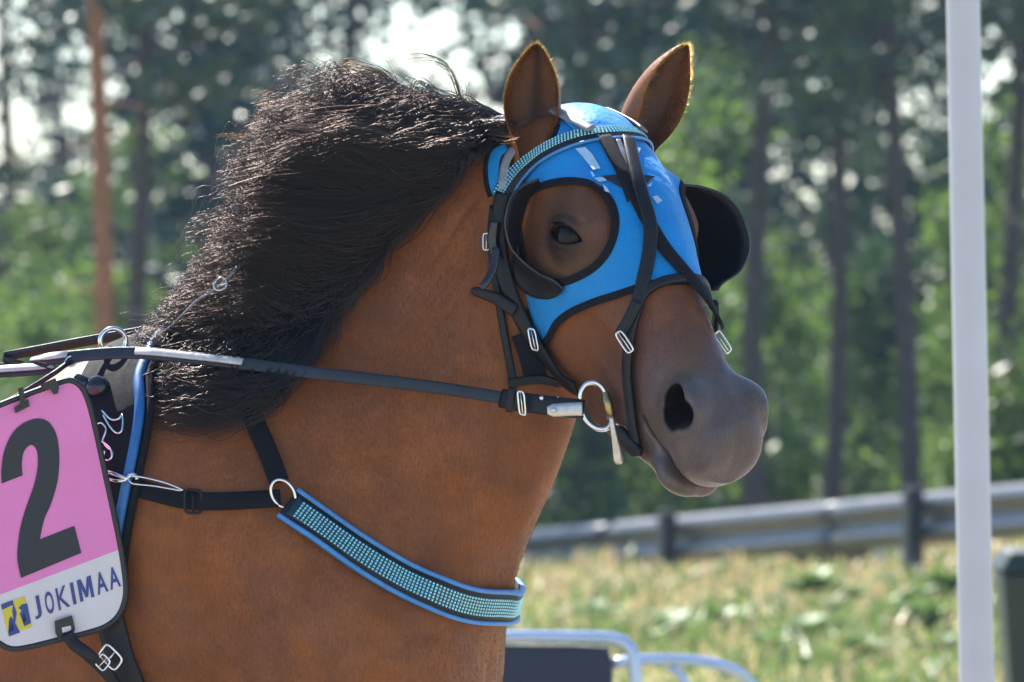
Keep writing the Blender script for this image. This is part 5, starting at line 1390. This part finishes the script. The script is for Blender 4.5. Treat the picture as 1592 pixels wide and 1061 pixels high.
def clip(poly, keep_up):
    out = []
    n = len(poly)
    f = lambda p: (cut_y(p[0])-p[1])*(1 if keep_up else -1)
    for i in range(n):
        a, b = poly[i], poly[(i+1) % n]; fa_, fb_ = f(a), f(b)
        if fa_ >= 0: out.append(a)
        if (fa_ >= 0) != (fb_ >= 0): out.append(a+(b-a)*(fa_/(fa_-fb_)))
    return out
solid('pink_panel', clip(list(outline), True), 0, .004, M['pink'])
solid('white_panel', clip(list(outline), False), 0, .004, M['pwhite'])
rimp = np.array([PP(a, b, .002) for a, b in outline])
cc_ = rimp.mean(0)
part(tube('rim', rimp, .0050, M['rubber'], closed=True, seg=10), plate)
two = [(2.7, 752), (2, 731), (7, 700), (20, 673), (37, 658), (58, 651), (75, 656), (86.5, 673), (91.6, 697), (92, 724), (89, 751), (80, 782), (69.5, 806), (64, 828), (62, 839), (115.6, 818), (126.5, 860), (32.6, 899), (27, 870), (28, 846), (32, 819), (41, 788), (53, 754), (58.5, 727), (58.5, 708), (56, 698), (50, 692), (44, 694), (37, 703), (34, 720), (35, 739.5)]
def smooth_poly(px, corners):
    """round a traced outline between its sharp corners"""
    out = []; n = len(px); ci = [i for i in range(n) if i in corners]
    for a, b in zip(ci, ci[1:]+[ci[0]+n]):
        seg = [px[i % n] for i in range(a, b+1)]
        out += list(catmull(np.array(seg, float), max(2, 6*(len(seg)-1)+1 if len(seg) > 2 else 2))[:-1])
    return out
solid('digit', smooth_poly(two, [0, 14, 15, 16, 17, 30]), .0042, .0056, M['pdark'])
# lettering
def glyph(ch):
    cu = bpy.data.curves.new('g', 'FONT'); cu.body = ch; cu.size = 1; cu.offset = .008 if ch in 'MK' else .018; cu.resolution_u = 4
    ob = bpy.data.objects.new('g', cu); C.objects.link(ob); dg = bpy.context.evaluated_depsgraph_get()
    me = ob.evaluated_get(dg).to_mesh(); V = np.array([v.co[:] for v in me.vertices]); F = [tuple(p.vertices) for p in me.polygons]
    ob.evaluated_get(dg).to_mesh_clear(); bpy.data.objects.remove(ob); bpy.data.curves.remove(cu)
    V = (V-V.min(0))/np.maximum(V.max(0)-V.min(0), 1e-6); return V, F
def zp(x, y): return (x/2.9396, 700+y/2.9391)
for ch, x0, x1 in (('J', 155, 187), ('O', 208, 246), ('K', 262, 314), ('I', 328, 343), ('M', 360, 424), ('A', 440, 488), ('A', 498, 546)):
    V, F = glyph(ch); W = []
    if ch == 'M': V = np.array([(0, 0, 0), (0, 1, 0), (.28, 1, 0), (.5, .42, 0), (.72, 1, 0), (1, 1, 0), (1, 0, 0), (.78, 0, 0), (.78, .62, 0), (.59, .1, 0), (.41, .1, 0), (.22, .62, 0), (.22, 0, 0)]); F = [(0, 12, 11, 1), (1, 11, 2), (11, 10, 3, 2), (10, 9, 3), (9, 8, 4, 3), (8, 5, 4), (8, 7, 6, 5)]
    for gx_, gy_, _ in V:
        bx = x0+(x1-x0)*gx_; by = 776-(bx-155)*.395
        hgt = 102-(bx-155)*.018
        W.append(PP(*zp(bx-18*gy_+8, by-hgt*gy_), .0052))
    part(mesh_obj('letter', W, F, M['pblue'], smooth=False), plate)
def logo(px, m, d): solid('logo', [zp(*p) for p in px], .0042, d, m)
logo([(5, 712), (58, 688), (92, 834), (40, 852)], M['pyel'], .0050); logo([(62, 683), (112, 668), (147, 808), (96, 826)], M['pyel'], .0050)
logo([(5, 706), (58, 686), (62, 706), (10, 730)], M['pblue'], .0056)
logo([(60, 700), (76, 745), (70, 790), (92, 834), (42, 852), (38, 836), (66, 822), (60, 798), (42, 772), (50, 760), (62, 776), (56, 735)], M['pblue'], .0056)
logo([(84, 722), (100, 706), (124, 700), (132, 740), (142, 790), (112, 806), (108, 796), (120, 776), (112, 742), (96, 762), (90, 748), (100, 732)], M['pblue'], .0056)
# fasteners
def clipbox(name, px, d0, d1): solid(name, px, d0, d1, M['rubber'])
clipbox('clip', [(22, 634), (44, 621), (46, 632), (24, 643)], .006, .012); clipbox('clip', [(28, 604), (36, 602), (40, 628), (32, 632)], .010, .016)
clipbox('clip', [(62, 598), (86, 588), (92, 602), (90, 612), (84, 614), (78, 606), (66, 606)], .006, .016)
clipbox('lower_tab', [(85, 966), (112, 957), (117, 978), (112, 992), (92, 996), (86, 984)], .006, .012)
solid('tab_window', [(96, 976), (110, 973), (111, 981), (97, 984)], .012, .0128, M['pwhite'])
lt = catmull(np.array([PP(103, 985, .012), PP(116, 1003, .016), PP(140, 1020, .018), PP(165, 1045, .016), PP(185, 1075, .01)]), 30)
part(strap('tie_strap', lt, np.tile(pn_, (30, 1))+np.stack([.4*np.sin(np.linspace(0, 9, 30))]*3, 1)*np.array([1, 0, .5]), .020, .006, M['leather']), plate)
buckle('buckle', PP(172, 1022, .022), (.7, 0, -.7), (.6, 0, .8), .018, .012, .0022, plate)
buckle('buckle', PP(160, 1030, .024), (.7, 0, -.7), (.6, 0, .8), .009, .010, .0018, plate)
